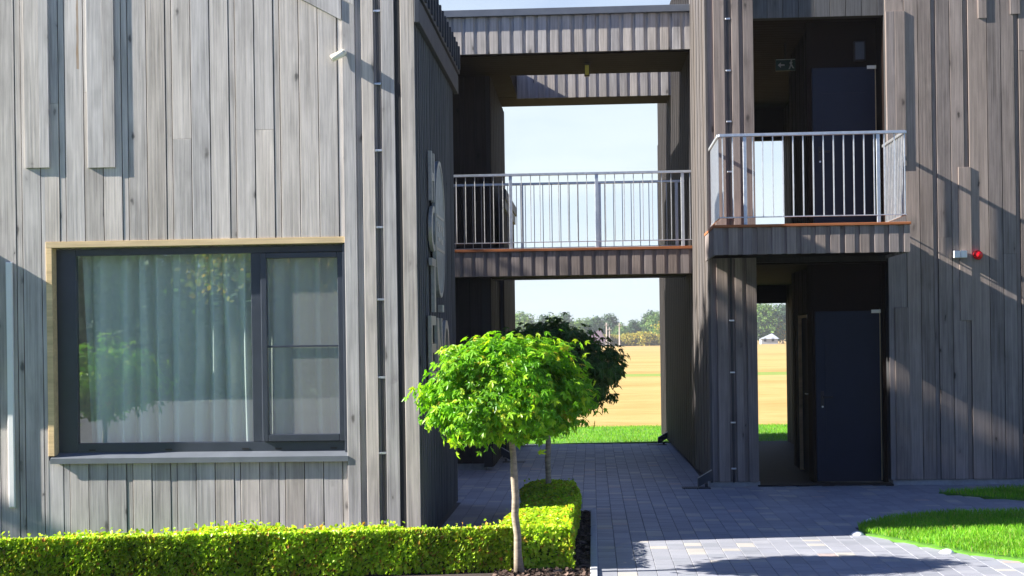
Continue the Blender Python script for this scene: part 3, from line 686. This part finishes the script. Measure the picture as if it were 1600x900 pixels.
def door(name, x0, x1, y, z0, z1, label, hx):
    t = root(name, ((x0+x1)/2, y, z0), label, 'door', 'navy doors of the right building')
    MB().box(x0, x1, y, y+.05, z0+.012, z1, 0, .004).build('leaf', M['door'], t)
    mb = MB(); mb.box(x0+.12, x1-.12, y-.006, y, z1-.32, z1-.30, 0); mb.box(x0+.12, x0+.14, y-.006, y, z0+.3, z1-.321, 0); mb.build('moulding', M['door'], t)
    h = MB().tube([(hx, y, z0+1.05), (hx, y-.05, z0+1.05), (hx+.12, y-.055, z0+1.05)], .009, 8).box(hx-.02, hx+.02, y-.008, y, z0+.93, z0+1.12, 0, .002).build('handle', M['black'], t)
    MB().tube([(hx, y-.006, z0+.93), (hx, y-.016, z0+.93)], .012, 10).build('lock', M['steel'], t)
    mb = MB(); mb.box(x1+.004, x1+.011, y-.005, y+.05, z0+.02, z1+.02, 0, .001); mb.build('jamb', M['trim'], t)
    MB().box(x1-.10, x1+.012, y-.028, y-.0205, z1-.03, z1+.012).build('frame_plate', M['cream'], t)
    return t
door('door', 2.745, 3.525, 18.05, .018, 2.12, 'dark navy door on the ground floor under the balcony', 2.82)
door('door', 2.785, 3.56, 18.30, 3.06, 5.16, 'dark navy door upstairs behind the balcony railing', 2.87)
def sdoor(x, y0, y1, z0, z1, label):
    t = root('door', (x, (y0+y1)/2, z0), label, 'door')
    MB().box(x+.03, x+.07, y0+.04, y1-.04, z0+.01, z1-.04, 0, .003).build('leaf', M['door'], t)
    mb = MB(); mb.box(x-.012, x+.05, y0, y0+.035, z0, z1); mb.box(x-.012, x+.05, y1-.035, y1, z0, z1); mb.box(x-.012, x+.05, y0+.036, y1-.036, z1-.035, z1); mb.build('frame', M['trim'], t)
    MB().box(x-.018, x-.0125, y0+.0, y0+.12, z1-.05, z1+.0).build('frame_plate', M['white'], t)
    MB().tube([(x+.03, y0+.12, z0+1.05), (x-.03, y0+.12, z0+1.05), (x-.03, y0+.24, z0+1.05)], .009, 8).build('handle', M['steel'], t)
sdoor(2.80, 18.9, 19.85, .02, 2.1, 'side door with pine frame nearest the corridor mouth')
sdoor(3.34, 21.0, 21.95, .02, 2.1, 'side door with pine frame in the middle of the corridor')
sdoor(3.34, 23.2, 24.15, .02, 2.1, 'side door with pine frame at the far end of the corridor')
sdoor(3.34, 23.2, 24.15, 3.06, 5.16, 'upstairs side door seen between the balcony balusters')
cable('lightning_conductor', 1.695, 17.79, .05, 6.5, (5.69, 5.06, 4.44, 3.83, 3.27, 2.02, 1.39, .78, .22), 'dark cable pair clamped in the groove of the right pillar')
# balcony slab
mb = MB(); x = 1.39; k = 0; R = random.Random(8)
while x < 3.56:
    b_ = min(x+.105, 3.575); mb.box(x, b_, 16.5, 16.522, 2.745, 3.052, 0, .0015); x += .163
x = 16.53
while x < 17.75:
    mb.box(3.553, 3.575, x, x+.105, 2.745, 3.052, 0, .0015); mb.box(1.39, 1.412, x, min(x+.105, 17.78), 2.745, 3.052, 0, .0015); x += .163
mb.box(1.413, 3.552, 16.523, 16.535, 2.75, 3.05, 0); mb.box(1.413, 3.552, 16.536, 17.79, 2.78, 3.05, 1)
bs = mb.build('balcony_slab', [M['wood_r'], M['wood_in']], RB)
mb = MB(); y = 16.485
mb.box(1.382, 3.585, 16.475, 16.60, 3.053, 3.083, 0, .003); y = 16.605
while y < 17.8: mb.box(1.382, 3.585, y, min(y+.12, 17.80), 3.053, 3.083, 0, .003); y += .125
mb.build('decking', M['decking'], bs)
# far (ground) plinth
MB().box(3.62, 9.5, 17.83, 18.0, -.03, .064).box(1.40, 2.02, 17.81, 18.0, -.03, .055).build('plinth', M['concrete'], RB)
MB().box(1.4, 9.6, 17.7, 25.4, 7.21, 7.35).build('roof', M['roofing'], RB)

def railing(name, xs_posts, x0, x1, y, z, h, pitch, label, thick=.02, sides=None, lowz=.09, br=.0055, postw=.022):
    t = root(name, (x0, y, z), label, 'railing')
    MB().box(x0, x1, y-.02, y+.02, z+h-.035, z+h, 0, .004).build('top_rail', M['steel'], t)
    MB().box(x0, x1, y-.008, y+.008, z+lowz-.008, z+lowz+.004, 0, .002).build('bottom_rail', M['steel'], t)
    for p in xs_posts: MB().box(p-postw, p+postw, y-.006, y+.006, z, z+h-.035, 0, .002).build('post', M['steel'], t)
    n = int((x1-x0)/pitch); 
    for i in range(n+1):
        x = x0+.04+i*pitch
        if x > x1-.01 or any(abs(x-p) < .04 for p in xs_posts): continue
        MB().tube([(x, y, z+lowz), (x, y, z+h-.035)], br, 6).build('baluster', M['steel'], t)
    if sides:
        for sx in (x0+.0, x1-.0):
            s = 1 if sx == x0 else -1; ye = sides
            MB().box(sx-.02, sx+.02, y+.021, ye, z+h-.035, z+h, 0, .004).build('top_rail', M['steel'], t)
            MB().box(sx-.008, sx+.008, y+.009, ye, z+lowz-.008, z+lowz+.004, 0, .002).build('bottom_rail', M['steel'], t)
            yy = y+.10
            while yy < ye-.03:
                MB().box(sx-.003, sx+.003, yy-.02, yy+.02, z+lowz+.0045, z+h-.0355).build('baluster', M['steel'], t); yy += .085
    return t
railing('balcony_railing', [1.52+.235, 3.245], 1.465, 3.55, 16.56, 3.083, 1.035, .113, 'galvanised steel railing around the projecting balcony', sides=17.78, br=.0075, postw=.02)

# wall fittings of the right facade
t = root('junction_box', (4.44, 17.8, 2.77), 'white double box fixed beside the red alarm', 'electrical box')
MB().box(4.362, 4.437, 17.778, 17.725, 2.735, 2.82, 0, .005).build('cover', M['white'], t); MB().box(4.441, 4.516, 17.778, 17.725, 2.735, 2.82, 0, .005).build('cover', M['white'], t)
t = root('fire_alarm', (4.653, 17.8, 2.756), 'round red alarm beacon on the timber wall', 'alarm')
c = Vector((4.653, 17.8, 2.766)); prof = [(.052, 0), (.056, -.02), (.058, -.035), (.054, -.05), (.042, -.066), (.022, -.077), (.004, -.080)]
MB().tube([c+Vector((0, .012, 0))]+[c+Vector((0, q, 0)) for _, q in prof], [.052]+[p for p, _ in prof], 24).build('dome', M['redp'], t, True)
MB().tube([c+Vector((0, .02, 0)), c+Vector((0, -.012, 0))], .045, 20).build('base', M['redp'], t)
t = root('exit_sign', (2.62, 19.5, 5.40), 'small green exit sign with arrow hanging in the upper corridor', 'sign')
MB().box(2.493, 2.753, 19.5, 19.53, 5.355, 5.51, 0, .003).build('housing', M['green_sign'], t)
MB().box(2.61, 2.635, 19.508, 19.522, 5.511, 5.73).build('bracket', M['black'], t)
mb = MB(); yf = 19.4985
mb.box(2.497, 2.749, yf-.001, yf+.001, 5.498, 5.507)
mb.prism([(2.52, yf, 5.43), (2.56, yf, 5.465), (2.56, yf, 5.44), (2.61, yf, 5.44), (2.61, yf, 5.42), (2.56, yf, 5.42), (2.56, yf, 5.395)], (0, -.001, 0))
mb.prism([(2.66, yf, 5.375), (2.68, yf, 5.375), (2.695, yf, 5.42), (2.715, yf, 5.385), (2.735, yf, 5.385), (2.705, yf, 5.44), (2.715, yf, 5.465), (2.695, yf, 5.48), (2.675, yf, 5.46), (2.685, yf, 5.43)], (0, -.001, 0))
mb.prism([(2.70+.012*cos(a*pi/4), yf, 5.487+.009*sin(a*pi/4)) for a in range(8)], (0, -.001, 0))
mb.build('pictogram', M['sign_white'], t)
t = root('wall_sconce', (3.37, 18.33, 5.22), 'dim rectangular wall lamp above the upstairs door', 'wall lamp')
MB().box(3.30, 3.445, 18.26, 18.33, 5.23, 5.48, 0, .006).build('housing', M['wood_dark'], t); MB().box(3.32, 3.425, 18.256, 18.26, 5.25, 5.46).build('diffuser', M['flash_d'], t)
# rainwater outlets at the wall foot, with grates
def spout(x, y, s, label, gl):
    t = root('rainwater_spout', (x, y, 0), label, 'spout', 'dark rainwater outlets at the passage walls')
    mb = MB(); L_ = .17*s
    mb.prism([(x, y, .22), (x-L_, y, .12), (x-L_, y, .02), (x-L_*.75, y, .035), (x, y, .11)], (0, .10, 0)); mb.build('chute', M['flash_d'], t)
    MB().box(x-L_*.5, x-L_*.3, y+.02, y+.08, .001, .05).build('foot', M['flash_d'], t)
    gr = root('drain_grate', (x-.2*s, y, 0), gl, 'drain grate', 'drain grates beside the rainwater outlets')
    mb = MB(); xa, xb = sorted((x-.02*s, x-.36*s)); mb.box(xa, xb, y-.06, y+.16, -.008, .006)
    mb.build('frame', M['black'], gr)
    mb = MB(); xx = xa+.02
    while xx < xb-.02: mb.box(xx, xx+.01, y-.04, y+.14, .0062, .010); xx += .022
    mb.build('grille', M['flash_d'], gr)
spout(1.425, 17.62, 1, 'nearest dark rainwater outlet at the foot of the pillar wall', 'black drain grate in front of the pillar wall')
spout(1.275, 25.0, 1, 'far rainwater outlet at the right end of the passage', 'black drain grate at the far right end of the passage')
spout(-1.30, 25.0, -1, 'far rainwater outlet at the left end of the passage', 'black drain grate at the far left end of the passage')
spout(-1.38, 21.7, -1, 'rainwater outlet partly behind the pale trunk', 'black drain grate halfway along the left passage wall')

# ------------------------------------------------------------------ footbridge and roofed portal between the buildings
FB = root('footbridge', (-.2, 20.5, 2.7), 'upper walkway bridge with grey boarded edge crossing the passage', 'footbridge')
mb = MB(); x = -2.9
while x < 1.33:
    b_ = min(x+.108, 1.38); mb.box(x, b_, 19.9, 19.922, 2.70, 3.035, 0, .0015); x += .165
mb.box(-2.9, 1.383, 19.923, 19.935, 2.6985, 3.034, 0); mb.box(-2.9, 1.383, 19.936, 21.2, 2.72, 3.034, 1)
x = -2.9
while x < 1.3: mb.box(x, x+.108, 21.2, 21.222, 2.70, 3.035, 0); x += .165
mb.box(-2.9, 1.383, 21.185, 21.1995, 2.6985, 2.7195, 0); mb.build('edge_boards', [M['wood_r'], M['wood_in']], FB)
mb = MB(); y = 19.88
while y < 21.2: mb.box(-2.9, 1.383, y, y+.12, 3.036, 3.073, 0, .003); y += .125
mb.build('decking', M['decking'], FB)
railing('bridge_railing', [-2.27, -1.088, .093, 1.262], -2.9, 1.385, 19.93, 3.073, 1.035, .128, 'near steel railing of the footbridge')
railing('bridge_railing', [-2.1, -.99, .137, 1.25], -2.9, 1.365, 21.12, 3.073, 1.035, .128, 'far steel railing of the footbridge, set slightly lower in view')

PT = root('roofed_portal', (-.2, 22, 0), 'flat roofed timber portal joining the two buildings above the bridge', 'portal')
mb = MB(); x = -3.0
while x < 1.36:
    b_ = min(x+.11, 1.385); mb.box(x, b_, 19.85, 19.872, 5.745, 6.25, 0, .0015); x += .166
mb.box(-3.0, 1.385, 19.873, 19.885, 5.75, 6.25, 0); mb.box(-3.0, 1.385, 19.886, 20.0, 5.76, 6.3, 1)
mb.build('front_boards', [M['wood_l'], M['core']], PT)
MB().box(-3.0, 1.30, 19.80, 19.90, 6.251, 6.35, 0, .004).box(-3.0, 1.30, 19.79, 25.2, 6.351, 6.37, 0).build('coping', M['flash'], PT) if False else MB().box(-3.0, 1.385, 19.80, 20.02, 6.251, 6.345, 0, .004).build('coping', M['flash'], PT)
# soffits: ring around the open court
mb = MB()
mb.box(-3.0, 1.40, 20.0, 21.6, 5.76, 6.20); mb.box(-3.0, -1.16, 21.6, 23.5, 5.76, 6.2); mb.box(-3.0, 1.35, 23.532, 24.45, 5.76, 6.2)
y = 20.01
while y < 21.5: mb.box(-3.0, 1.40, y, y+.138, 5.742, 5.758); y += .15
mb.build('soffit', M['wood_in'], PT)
mb = MB(); x = -1.15; mb.box(-1.16, 1.33, 23.5205, 23.53, 5.74, 6.2)
while x < 1.33: mb.box(x, x+.11, 23.50, 23.52, 5.735, 6.2, 0, .0015); x += .166
x = 21.6
mb.build('court_boards', M['wood_l'], PT)
# left tower walls
mb = MB(); pat = [(.165, 0), (.165, .004), (.06, -.012)]
boards(mb, 'y', 20.3, -4.2, -1.40, .10, 2.70, pat, seed=61, core=.1)
boards(mb, 'x', -1.40, 20.3, 25.0, .05, 2.70, pat, seed=62, sg=1, core=.1)
boards(mb, 'y', 21.6, -4.2, -1.47, 3.08, 5.76, pat, seed=63, core=.1)
boards(mb, 'x', -1.46, 21.6, 25.0, 2.70, 5.76, pat, seed=64, sg=1, core=.1)
mb.box(-4.2, -1.44, 20.5, 21.58, 2.72, 3.06, 1)
boards(mb, 'x', -3.0, 19.95, 21.6, 3.08, 6.2, pat, seed=65, sg=1, core=.1)  # unseen end wall added to keep sun off the upper tower front
mb.build('passage_wall', [M['wood_dark'], M['core']], PT)
MB().box(-4.2, -1.5, 20.38, 20.6, -.02, .10).build('plinth', M['concrete'], PT)
t = root('ceiling_lamp', (-.03, 20.7, 5.70), 'small yellowish lamp under the portal soffit', 'ceiling lamp')
MB().box(-.055, .02, 20.66, 20.72, 5.56, 5.741, 0, .005).build('housing', M['black'], t)
mm, n_, b_ = newmat('amber_glass'); b_.inputs['Base Color'].default_value = (.14, .135, .02, 1); b_.inputs['Emission Color'].default_value = (.6, .55, .08, 1); b_.inputs['Emission Strength'].default_value = .03
MB().box(-.045, .01, 20.652, 20.66, 5.575, 5.71).build('lens', mm, t)
mb = MB(); boards(mb, 'x', -1.33, 22.2, 25.3, .03, 3.86, pat, seed=71, sg=1, core=.03, coreback=.03)
mb.box(-1.33, -1.30, 22.17, 25.32, 3.84, 3.98, 1); mb.box(-1.36, -1.28, 22.15, 25.34, 3.985, 4.13, 1); mb.build('low_eave_wall', [M['wood_dark'], M['flash_d']], PT)

# white edge domes on the lawn corner
for (x, y, lb) in ((2.695, 14.317, 'farthest of the three, by the upper lawn edge'), (2.385, 13.353, 'at the tip of the lawn corner'), (2.914, 12.215, 'nearest of the three, on the sunny lawn edge')):
    t = root('ground_light', (x, y, 0), 'white domed ground light '+lb, 'ground light', 'white ground lights edging the lawn')
    n = 20; prof = [(.060, 0), (.059, .005), (.048, .017), (.032, .027), (.015, .032), (.002, .033)]
    MB().tube([(x, y, z+.001) for _, z in prof], [p for p, _ in prof], n).build('dome', M['white'], t, True)
    MB().tube([(x, y, -.005), (x, y, .0025)], .070, n).build('ring', M['concrete'], t)

# ------------------------------------------------------------------ hedge
def hedge():
    t = root('hedge', (-2.5, 11.5, 0), 'low clipped bright green hedge turning the corner round the bed', 'hedge')
    r = np.random.default_rng(15); P = []; NR = []
    # centre line: front run then the branch beside the path
    def yb(x): return 11.80 + (x+1.45)*.142
    def top(x, y): return .335 + .022*np.sin(x*2.1+1)+.016*np.sin(x*5.3+y*2.0) + .010*np.sin(y*3.1)
    H = lambda n: r.uniform(0, 1, n)
    def add(x, y, z, nx, ny, nz): P.append(np.stack([x, y, z], 1)); NR.append(np.stack([nx+r.normal(0, .55, len(x)), ny+r.normal(0, .55, len(x)), nz+r.normal(0, .5, len(x))], 1))
    dens = 4200
    def bulge(x, z): return .009*np.sin(x*4.3+z*5)+.006*np.sin(x*13-z*11)
    # front face of front run
    n = int(6.6*.36*dens*2.4); x = r.uniform(-7.2, -.66, n); z = H(n)**.8*.35; d = r.exponential(.014, n)
    add(x, yb(x)-.57+d+bulge(x, z)*.8+.03*(z/.35)**2, z, -.75+0*x, -.75+0*x, .6+0*x)
    # top of front run
    n = int(6.6*.57*dens*1.1); x = r.uniform(-7.2, -.70, n); u = H(n); d = r.exponential(.018, n); y = yb(x)-.55*u
    add(x, y, top(x, y)-d-.06*(np.abs(u-.5)*2)**4+.012*np.sin(x*19)*np.sin(y*23), 0*x, -.1+0*x, 1+0*x)
    # shoots
    n = 700; x = r.uniform(-7.2, -.2, n); y = np.where(x < -.7, yb(x)-r.uniform(0, .5, n), r.uniform(11.9, 15.2, n)); add(x, y, top(x, y)+r.uniform(0, .035, n), 0*x, 0*x, .3+0*x)
    # branch: top
    n = int(3.7*.58*dens*1.1); x = r.uniform(-.74, -.16, n); y = r.uniform(11.45, 15.28, n); d = r.exponential(.018, n)
    e = (np.abs(x+.45)/.29)**4; add(x, y, top(x, y)-d-.07*e, 0*x, 0*x, 1+0*x)
    # branch: right side
    n = int(3.8*.36*dens*1.3); y = r.uniform(11.42, 15.28, n); z = H(n)**.8*.35; d = r.exponential(.016, n)
    add(-.155-d-bulge(y, z)-.02*(z/.35)**2-.04*(1-z/.35), y, z, 1+0*y, 0*y, .4+0*y)
    # branch end and front end
    n = int(.6*.36*dens*1.4); x = r.uniform(-.74, -.16, n); z = H(n)*.35; add(x, 15.28-r.exponential(.02, n), z, 0*x, 1+0*x, .4+0*x)
    n = int(.65*.36*dens*1.4); x = r.uniform(-.76, -.16, n); z = H(n)*.35; add(x, 11.43+r.exponential(.03, n)+bulge(x, z), z, 0*x, -1+0*x, .4+0*x)
    P = np.concatenate(P); NR = np.concatenate(NR)
    q = np.clip((P[:, 1]-14.92)/.37, 0, .97); k = P[:, 1] > 14.92; P[k, 0] = -.45+(P[k, 0]+.45)*np.sqrt(1-q[k]**2)
    br = (P[:, 0] > -.78) & (P[:, 1] > 11.9); P[br, 0] += .035*np.sin(P[br, 1]*1.9+.6); P[br, 2] += .015*np.sin(P[br, 1]*2.7)
    V, F = leaf_arrays(OVAL, OVALF, P, NR, r.uniform(.023, .044, len(P)), r)
    arrmesh('foliage', V, F, M['hedge'], t)
    mb = MB()
    for i in range(26):
        x0 = -7.2+i*.25; mb.box(x0, x0+.25, yb(x0)-.50, yb(x0)-.06, .05, .285)
    mb.box(-.66, -.26, 11.50, 14.95, .05, .26); mb.build('inner_twigs', M['hedge_in'], t)
hedge()

# ------------------------------------------------------------------ trees
def limb_tree(t, base, top, r0, r1, crown_c, rad, nlimb, matb, seed, lean=None):
    R = random.Random(seed); mb = MB(); b = Vector(base); tp = Vector(top); n = 9; pts = []; rs = []
    for i in range(n):
        s = i/(n-1); p = b.lerp(tp, s); p += Vector((R.uniform(-1, 1), R.uniform(-1, 1), 0))*r0*.28*(1 if 0 < i < n-1 else 0); pts.append(p); rs.append((r0*(1-s)+r1*s)*(1.0 + (.35 if i == 0 else 0)) + R.uniform(-.05, .05)*r0)
    mb.tube(pts, rs, 12); mb.build('trunk', matb, t, True)
    mb = MB(); tips = []
    for i in range(nlimb):
        a = 2*pi*i/nlimb + R.uniform(-.3, .3); el = R.uniform(.15, 1.3)
        d = Vector((cos(a)*cos(el)*rad[0], sin(a)*cos(el)*rad[1], sin(el)*rad[2]))*R.uniform(.6, .85)
        e = Vector(crown_c)+d; m = tp.lerp(e, .5)+Vector((0, 0, .06*rad[2])); mb.tube([tp-Vector((0, 0, R.uniform(0, .3)*rad[2]*.4)), m, e], [r1*.6, r1*.4, r1*.15], 6); tips.append(e)
    mb.build('limbs', matb, t, True)
def ball_tree(name, base, trunk_top, cc, rad, nclump, nleaf, seed, label, group=None, mat='maple', size=(.07, .125)):
    t = root(name, base, label, 'tree', group); r = np.random.default_rng(seed)
    limb_tree(t, base, trunk_top, .033, .024, cc, rad, 14, M['bark'], seed)
    a = r.uniform(0, 2*pi, nclump); u = r.uniform(-.95, 1, nclump); q = np.sqrt(1-u*u)
    D = np.stack([np.cos(a)*q, np.sin(a)*q, u], 1); rr = r.uniform(.35, 1.0, nclump)**.55*r.uniform(.9, 1.07, nclump)
    # flatter underside, fuller shoulders
    D2 = D.copy(); D2[:, 2] = np.where(D2[:, 2] < 0, D2[:, 2]*.78, D2[:, 2])
    C = np.array(cc)+D2*rr[:, None]*np.array(rad)
    k = nleaf//nclump; P = np.repeat(C, k, 0)+r.normal(0, 1, (nclump*k, 3))*np.array([.07, .07, .045])
    NR = np.repeat(D, k, 0)*.75+np.array([0, 0, .75])+r.normal(0, .5, (nclump*k, 3))
    # leaves droop: keep their tips turned downwards and outwards
    n = len(P); NR /= np.linalg.norm(NR, axis=1, keepdims=True)
    out = np.repeat(D, k, 0)*.8+np.array([0, 0, -.9])+r.normal(0, .5, (n, 3)); B = out-NR*(out*NR).sum(1, keepdims=True); B /= np.linalg.norm(B, axis=1, keepdims=True)+1e-9; A = np.cross(B, NR)
    S = r.uniform(size[0], size[1], n)
    V = P[:, None]+S[:, None, None]*(MAPLE[None, :, 0:1]*A[:, None]+MAPLE[None, :, 1:2]*B[:, None]+MAPLE[None, :, 2:3]*NR[:, None])
    F = (MAPLEF[None]+(np.arange(n)*len(MAPLE))[:, None, None]).reshape(-1, 3)
    arrmesh('crown', V.reshape(-1, 3), F, M[mat], t)
    return t
ball_tree('maple_tree', (-.585, 11.24, 0), (-.64, 11.24, 1.2), (-.665, 11.24, 1.385), (.62, .45, .455), 400, 10400, 1, 'round crowned young maple in full sun at the hedge corner', 'ball maples along the hedge', size=(.058, .108))
ball_tree('maple_tree', (-.455, 14.55, 0), (-.46, 14.55, 1.25), (-.44, 14.55, 1.475), (.68, .64, .52), 330, 9500, 2, 'shaded dark maple standing in the hedge by the passage', 'ball maples along the hedge', mat='maple_shade')
# trees on the photographer's side, seen mirrored in the window
ball_tree('maple_tree', (-5.48, 9.8, 0), (-5.48, 9.8, 1.2), (-5.46, 9.8, 1.38), (.66, .62, .50), 150, 3000, 3, 'round maple mirrored at the left side of the window', 'ball maples along the hedge')

def big_tree(name, base, h, crown, seed, mat, label, cat='tree', group=None, nc=120, per=34, leaf=.12, spread=.35, trunk=.18, low=.25, matb='bark_d', spr=1.0):
    t = root(name, base, label, cat, group); r = np.random.default_rng(seed); b = np.array(base, float)
    cz = b[2]+h*(low+(1-low)/2); cc = (b[0], b[1], cz); rad = (crown, crown, h*(1-low)/2)
    R = random.Random(seed); limb_tree(t, base, (b[0], b[1], cz-.1*h), trunk, trunk*.45, cc, rad, 9, M[matb], seed)
    a = r.uniform(0, 2*pi, nc); u = r.uniform(-.9, 1, nc); q = np.sqrt(1-u*u)*np.where(u > 0, 1-.25*u, 1)
    D = np.stack([np.cos(a)*q, np.sin(a)*q, u], 1); rr = r.uniform(.2, 1, nc)**.5*r.uniform(.8, 1.12, nc)
    C = np.array(cc)+D*rr[:, None]*np.array(rad); s = spread
    P = np.repeat(C, per, 0)+r.normal(0, 1, (nc*per, 3))*np.array([s, s, s*.7]); NR = np.repeat(D, per, 0)*.4+np.array([0, 0, .6])+r.normal(0, .6, (nc*per, 3))
    V, F = leaf_arrays(OVAL, OVALF, P, NR, r.uniform(.7, 1.3, len(P))*leaf, r); arrmesh('crown', V, F, M[mat], t); return t
big_tree('broadleaf_tree', (-8.7, -12, 0), 9.5, 3.4, 31, 'leaf_mix', 'large green and yellow tree mirrored at the top of the window', nc=170, per=60, leaf=.15, spread=.34, low=.30)
big_tree('broadleaf_tree', (-18.0, 15.9, 0), 12.6, 4.6, 33, 'leaf_far', 'tall tree left of the buildings shading the lower right wall', nc=520, per=50, leaf=.34, spread=.5, low=.04)

# unseen dense trees added behind the camera to darken the window reflections
po = big_tree('backdrop_tree', (-30, -27, 0), 12, 4.4, 41, 'leaf_blue', 'dense dark unseen tree added behind the photographer to darken the window reflection', group='unseen trees added behind the photographer to darken reflections', nc=330, per=40, leaf=.42, spread=.6, low=.01)
po.location.z = -4.2
for i in range(1, 16):
    o = copy_tree(po); o.location = (-34+i*4.1, -27-(i % 2)*5, -4.2); o.rotation_euler.z = i*1.3; o.scale = (1, 1, .9+.07*(i % 4))
# far tree line
FY = 455
protos = []
rt = random.Random(12)
kinds = [('leaf_far', 10.5, 4.6, 'mid green'), ('leaf_blue', 11.5, 3.8, 'dark bluish'), ('leaf_far', 9, 5.2, 'mid green'), ('leaf_yel', 4.4, 4.4, 'low yellow-orange'), ('leaf_mix', 8.5, 3.6, 'yellowish')]
for i, (m, h, c, nm) in enumerate(kinds):
    o = big_tree('field_tree', (0, 0, 0), h, c, 60+i, m, '', nc=150, per=22, leaf=.62, spread=.7, trunk=.28, low=.03)
    protos.append(o)
def wx(px, Y): return (px-925)/2270*Y
TL = [(800, 1, 1.0), (818, 0, 1.05), (834, 2, .95), (852, 1, .92), (868, 0, .95), (884, 1, .98), (901, 2, .92), (917, 0, .9), (934, 1, .85), (953, 1, .95), (972, 2, .78), (990, 1, .75), (1005, 0, .78), (1018, 1, 1.02), (1029, 0, 1.0), (1042, 4, .98), (1056, 0, 1.0),
      (1186, 0, 1.22), (1197, 0, 1.2), (1209, 4, 1.0), (1220, 1, 1.15), (1234, 1, 1.0), (780, 0, 1.0), (764, 2, 1.0), (1166, 2, 1.1),
      (600, 1, 1.0), (625, 0, 1.1), (650, 2, 1.0), (676, 1, 1.05), (700, 0, 1.0), (722, 4, 1.0), (744, 1, 1.0), (1066, 1, 1.0), (1082, 0, 1.05), (1098, 2, 1.0), (1116, 1, 1.0), (1134, 0, 1.0), (1150, 1, .95), (1252, 0, 1.1), (1272, 2, 1.0), (1294, 1, 1.1), (1316, 0, 1.0), (1340, 1, 1.0),
      (948, 3, .8), (962, 3, .75), (985, 3, .85), (1002, 3, .95), (1020, 3, .8), (1036, 3, .75)]
used = set()
for i, (px, k, s) in enumerate(TL):
    Y = FY+5+rt.uniform(0, 40) if k != 3 else FY+rt.uniform(-3, 3)
    o = protos[k] if k not in used else copy_tree(protos[k]); used.add(k)
    o.location = (wx(px, Y), Y, -.03); o.scale = (s*rt.uniform(.9, 1.15), s*rt.uniform(.9, 1.1), s*1.0); o.rotation_euler.z = rt.uniform(0, 6)
    o['label'] = kinds[k][3]+(' bush' if k == 3 else ' tree')+' in the distant tree line beyond the field'; o['category'] = 'bush' if k == 3 else 'tree'; o['group'] = kinds[k][3]+' trees in the far tree line'
    if k == 3: o.name = 'field_bush'

def farhouse(px, Y, w, d, hw, hr, label, roofm, name='farmhouse'):
    x = wx(px, Y); t = root(name, (x, Y, 0), label, 'house')
    MB().box(x-w/2, x+w/2, Y, Y+d, 0, hw).build('wall', M['housewall'], t)
    mb = MB(); mb.prism([(x-w/2-.4, Y-.3, hw), (x+w/2+.4, Y-.3, hw), (x+w*.22, Y+d*.5, hw+hr)], (0, d*.4, 0)); mb.build('roof', roofm, t)
    for k in (-.28, .2): MB().box(x+k*w-.4, x+k*w+.4, Y-.06, Y-.01, .8, 1.9).build('window', M['black'], t)
farhouse(930, FY-8, 6.5, 7, 1.4, 4.0, 'distant house with purplish roof beside the utility poles', M['houseroof'])
farhouse(1200, FY-8, 5.0, 5, 1.6, 1.6, 'small white house beyond the field seen through the corridor', M['housewall'])
for px, h, lb in ((948, 7.2, 'left one of the paired utility poles at the field edge'), (952.5, 5.8, 'shorter inner utility pole just right of the leftmost pole'), (968, 7.0, 'utility pole standing alone right of the pair')):
    Y = FY-14; x = wx(px, Y); t = root('utility_pole', (x, Y, 0), lb, 'pole', 'utility poles at the far field edge')
    MB().tube([(x, Y, 0), (x, Y, h)], [.24, .17], 8).build('mast', M['pole'], t); MB().box(x-.7, x+.7, Y-.3, Y-.19, h-.8, h-.62).build('crossarm', M['pole'], t)

# morning haze in the air
mm = bpy.data.materials.new('haze'); mm.use_nodes = True; n_ = mm.node_tree; n_.nodes.remove(n_.nodes['Principled BSDF'])
pv = N(n_, 'ShaderNodeVolumePrincipled'); pv.inputs['Color'].default_value = (.93, .96, 1, 1); pv.inputs['Density'].default_value = .0003; pv.inputs['Anisotropy'].default_value = .3
L(n_, pv.outputs[0], n_.nodes['Material Output'].inputs['Volume'])

w0, w1, d0, d1 = -230, 260, -75, 560
mb = MB().box(w0, w1, d0, d1, -1.4, 16); hz = mb.build('haze', mm); tag(hz, 'thin pale morning haze over the fields', 'haze', kind='stuff')
